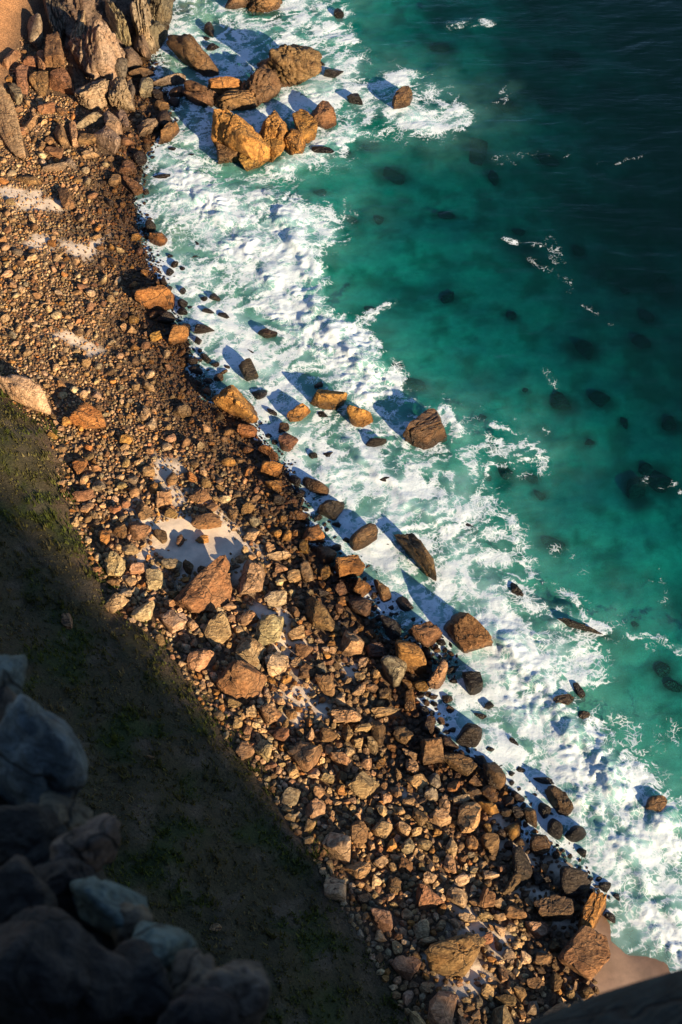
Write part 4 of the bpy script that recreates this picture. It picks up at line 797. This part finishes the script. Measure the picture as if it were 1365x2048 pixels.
def stone_tone(s, lf, r):
    u = r.random()
    if s < 1.4 + 1.8 * r.random():
        t = ('orange', 'rust', 'umber', 'gold', 'brown', 'dark')[int(r.choice(6, p=[.24, .2, .2, .1, .2, .06]))]; w = 0.55 if s < 1.0 else 0.3
    else:
        t = ('tan', 'pale', 'rust', 'brown', 'grey', 'orange')[int(r.choice(6, p=[.46, .18, .10, .14, .04, .08]))]; w = 0.0
    if s < 0.2: t = ('dark', 'umber', 'black')[int(r.integers(3))]; w = 0.8
    return t, w
# the largest of them are rocks of their own
NBIG = 96
share = [facet(mesh_np('beach_rock', rock_verts(900 + i, ('ang', 'ang', 'block', 'round')[i % 4], 3), ICO[3][1], True), 24) for i in range(16)]
rb = np.random.default_rng(11); nb_ = 0; rest = []
for t in STN:
    x, y, z, r, s, lf, px, py = t
    if nb_ < NBIG and 0 < px < 1365 and 120 < py < 2000 and s > 0.0:
        tone, w = stone_tone(s, lf, rb); mi = int(rb.choice([0, 1, 2, 4, 5, 6, 8, 9, 10, 12, 13, 14])) if lf > 0.4 else int(rb.choice([3, 7, 11, 15]))
        o = link('beach_rock', share[mi], M_ROCK); el = rb.uniform(0.7, 1.0); hh = rb.uniform(0.55, 0.85)
        o.location = (x, y, z + r * 0.15); o.scale = (r, r * el, r * hh); o.rotation_euler = (rb.uniform(-.35, .35), rb.uniform(-.35, .35), rb.uniform(0, 6.28))
        c = np.array(TONES[tone]) * rb.uniform(0.9, 1.1, 3); o.color = (*c, 1); o['wet'] = float(w)
        k = np.linalg.norm(np.array([x, y, z]) - CPOS) * TV / (H / 2)
        ITEMS.append(dict(o=o, px=px, py=py, a=r / k, b=r * el / k, tone=tone, kind=('ang', 'ang', 'block', 'round')[mi % 4], wet=w, label=None, short=None, name='beach_rock', group=None)); nb_ += 1
    else: rest.append(t)
# everything smaller lies in one uncountable sheet of stones
protoA = [rock_verts(300 + i, ('ang', 'ang', 'block', 'round')[i % 4], 2) for i in range(12)]
protoR = [rock_verts(340 + i, 'round', 2) for i in range(8)]
protoS = [rock_verts(380 + i, ('ang', 'round')[i % 2], 1) for i in range(12)]
VV_, FF_, TT_, WW_ = [], [], [], []; base = 0
r2 = np.random.default_rng(21)
for (x, y, z, r, s, lf, px, py) in rest:
    if not (-40 < px < 1400 and 80 < py < 2100): continue
    if r > 0.24: lv = 2; P_ = protoA[r2.choice([0, 1, 2, 4, 5, 6, 8, 9, 10])] if r2.random() < 0.3 + 0.7 * lf else protoR[r2.integers(8)]
    else: lv = 1; P_ = protoS[r2.integers(12)]
    a0, a1, a2 = r2.uniform(0, 6.28), r2.uniform(-0.6, 0.6), r2.uniform(-0.6, 0.6)
    M = np.array(Matrix.Rotation(a0, 3, 'Z') @ Matrix.Rotation(a1, 3, 'X') @ Matrix.Rotation(a2, 3, 'Y'))
    sc = np.array([r * r2.uniform(0.95, 1.25), r * r2.uniform(0.7, 1.0), r * r2.uniform(0.55, 0.9)])
    v = (P_ * sc) @ M.T + np.array([x, y, z + 0.1 * r]); f = ICO[lv][1]
    tone, w = stone_tone(s, lf, r2); c = np.array(TONES[tone]) * r2.uniform(0.6, 1.3) * r2.uniform(0.93, 1.07, 3)
    VV_.append(v); FF_.append(f + base); TT_.append(np.tile(c, (len(v), 1))); WW_.append(np.full(len(v), w)); base += len(v)
me = mesh_np('shingle', np.concatenate(VV_), np.concatenate(FF_), False)
attr_c(me, 'tint', np.concatenate(TT_)); attr_f(me, 'wet', np.concatenate(WW_))
o = link('shingle', me, M_STONES); o['kind'] = 'stuff'; o['label'] = 'loose brown and tan cobbles and rubble covering the beach'; o['category'] = 'shingle'
print('shingle tris', len(me.polygons), time.time() - T0)

# ------------------------------------------------------------------ grass and low heath on the slope
n = 120000
xs = rng.uniform(-45, 12, n); ys = rng.uniform(12, 75, n); z, s, d, e = ground_z(xs, ys)
px, py = project(np.stack([xs, ys, z], -1))
dn = fbm2(xs / 1.8, ys / 1.8, 3)
ok = (d > 0.1) & (px > -30) & (px < 1000) & (py < 2080) & (rng.random(n) < 0.35 + 0.6 * sstep(-0.3, 0.4, dn)) & (d < 34)
xs, ys, z, dn, d = xs[ok], ys[ok], z[ok], dn[ok], d[ok]; n = len(xs)
hn = fbm2(xs / 3.2 + 8, ys / 3.2, 4)
gcol = np.tile(np.array([0.11, 0.10, 0.035]), (n, 1)); gcol = lerp(gcol, np.array([0.085, 0.105, 0.025]), sstep(-0.05, 0.4, hn)); gcol = lerp(gcol, np.array([0.20, 0.16, 0.08]), sstep(0.15, 0.5, -hn) * 0.7)
gcol = lerp(gcol, np.array([0.085, 0.10, 0.028]), sstep(3.5, 1.0, d) * sstep(-0.2, 0.3, dn) * 0.8)
gcol = gcol * rng.uniform(0.45, 1.05, (n, 1))
hgt = 0.62 * (0.10 + 0.16 * rng.random(n)) * (1 + 0.9 * sstep(0.1, 0.5, hn) + 1.6 * sstep(0.25, 0.45, fbm2(xs / 1.1 + 50, ys / 1.1, 2))); B = 4
ang = rng.uniform(0, 6.28, (n, B)); lean = rng.uniform(0.15, 0.8, (n, B)); wdt = rng.uniform(0.03, 0.07, (n, B))
bx_ = xs[:, None] + rng.normal(0, 0.07, (n, B)); by_ = ys[:, None] + rng.normal(0, 0.07, (n, B)); hh = hgt[:, None] * rng.uniform(0.6, 1.2, (n, B))
ca, sa = np.cos(ang), np.sin(ang); zz = np.repeat(z[:, None], B, 1) - 0.06
v0 = np.stack([bx_ - sa * wdt, by_ + ca * wdt, zz], -1); v1 = np.stack([bx_ + sa * wdt, by_ - ca * wdt, zz], -1)
v2 = np.stack([bx_ + ca * lean * hh, by_ + sa * lean * hh, zz + hh + 0.05], -1)
gv = np.stack([v0, v1, v2], 2).reshape(-1, 3); gf = np.arange(len(gv)).reshape(-1, 3)
me = mesh_np('grass', gv, gf, False); attr_c(me, 'tint', np.repeat(gcol, B * 3, 0))
o = link('grass', me, M_GRASS); o['kind'] = 'stuff'; o['label'] = 'short grass and low heath covering the steep slope'; o['category'] = 'grass'
print('grass', len(gf), time.time() - T0)

# ------------------------------------------------------------------ out-of-focus crag rocks close to the lens
CRAG = [(12,1372,52,56,10,15.0,'blue_lit','topmost small blurred crag rock at the left edge'),(66,1515,92,122,-14,14.0,'blue_lit','big pale blue-lit blurred crag rock at the left edge'),
 (172,1690,66,62,25,13.0,'crag','blurred rounded crag rock below the big pale one'),(218,1800,60,105,-20,12.4,'blue_lit','tall blurred crag rock with a blue-lit side'),(320,1905,72,76,25,11.8,'blue_lit','blurred crag rock with a bright blue-lit crown'),
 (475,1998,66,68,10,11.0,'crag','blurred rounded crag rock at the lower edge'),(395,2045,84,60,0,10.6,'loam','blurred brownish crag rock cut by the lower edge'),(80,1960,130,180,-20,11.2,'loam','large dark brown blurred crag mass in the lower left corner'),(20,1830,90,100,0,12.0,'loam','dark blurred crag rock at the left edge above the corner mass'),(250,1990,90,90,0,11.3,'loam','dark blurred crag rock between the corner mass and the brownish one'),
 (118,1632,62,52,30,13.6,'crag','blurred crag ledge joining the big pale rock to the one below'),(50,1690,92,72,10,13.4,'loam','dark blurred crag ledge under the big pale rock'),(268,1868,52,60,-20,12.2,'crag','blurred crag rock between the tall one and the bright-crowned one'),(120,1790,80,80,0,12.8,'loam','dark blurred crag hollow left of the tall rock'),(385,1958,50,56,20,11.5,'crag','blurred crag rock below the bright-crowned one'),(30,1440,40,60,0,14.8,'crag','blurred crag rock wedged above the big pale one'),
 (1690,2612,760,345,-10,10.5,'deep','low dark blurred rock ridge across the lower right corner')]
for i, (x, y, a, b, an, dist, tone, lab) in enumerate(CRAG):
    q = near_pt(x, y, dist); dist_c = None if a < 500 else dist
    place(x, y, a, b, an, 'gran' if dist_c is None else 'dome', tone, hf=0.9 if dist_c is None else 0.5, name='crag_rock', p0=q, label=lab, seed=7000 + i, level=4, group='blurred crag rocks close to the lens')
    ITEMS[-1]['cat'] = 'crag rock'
    if a > 500:                                    # the long low ridge at the lower right: a real lens-to-rock distance of ten metres
        o = ITEMS[-1]['o']; o.location = near_pt(1600, 2280, 10.5); o.scale = (3.0, 1.2, 0.8); o.rotation_euler = (0, -0.3, 0)

# ------------------------------------------------------------------ labels: what each rock is and which landmark it lies beside
LM = [it for it in ITEMS if it.get('short')]
SW = {'dark': 'dark brown', 'black': 'black', 'umber': 'umber brown', 'gold': 'golden', 'orange': 'orange', 'tan': 'tan', 'pale': 'pale', 'brown': 'brown', 'rust': 'rust-red', 'grey': 'grey', 'weed_murk': 'dark', 'blue_lit': 'grey', 'crag': 'dark grey', 'loam': 'dark brown', 'deep': 'dark', '': ''}
seen = {}
for it in ITEMS:
    if it.get('done'): continue
    o = it['o']; o['category'] = it.get('cat', 'submerged rock' if it['name'] == 'submerged_rock' else 'boulder' if it['name'] == 'boulder' else 'rock')
    if it['group']: o['group'] = it['group']
    elif it['name'] == 'boulder': o['group'] = 'boulders of the shore and surf'
    else: o['group'] = 'larger loose rocks of the beach'
    if it['label']: o['label'] = it['label']; seen[it['label']] = 1
DIRS = ['right of', 'below and right of', 'below', 'below and left of', 'left of', 'above and left of', 'above', 'above and right of']
for it in ITEMS:
    if it.get('done') or it['label']: continue
    size = math.sqrt(it['a'] * it['b']); sw = 'small' if size < 9 else 'mid-sized' if size < 15 else 'large'
    if it['name'] == 'submerged_rock': head = (('wide' if it['a'] > 1.5 * it['b'] else 'round') + ' dark sunken rock')
    else: head = f"{sw} {SW[it['tone']]} {KINDW[it['kind']]} rock"
    near = sorted(LM, key=lambda q: math.hypot(q['px'] - it['px'], q['py'] - it['py']))
    done = False
    for q in near[:6]:
        if q is it: continue
        dx, dy = it['px'] - q['px'], it['py'] - q['py']; dd = DIRS[int(round(math.atan2(dy, dx) / (math.pi / 4))) % 8]
        dist = math.hypot(dx, dy); far = 'close' if dist < 60 else 'a little way' if dist < 140 else 'far'
        lab = f"{head} {far} {dd} {q['short']}"
        if lab not in seen and len(lab.split()) <= 16 and q['short'] != it['short']: it['o']['label'] = lab; seen[lab] = 1; done = True; break
    if not done:
        lab = f"{head} {dd} {min(near[:4], key=lambda q: len(q['short'].split()))['short']}"; it['o']['label'] = lab; seen[lab] = seen.get(lab, 0) + 1
print('objects', len(bpy.data.objects), 'time', time.time() - T0)
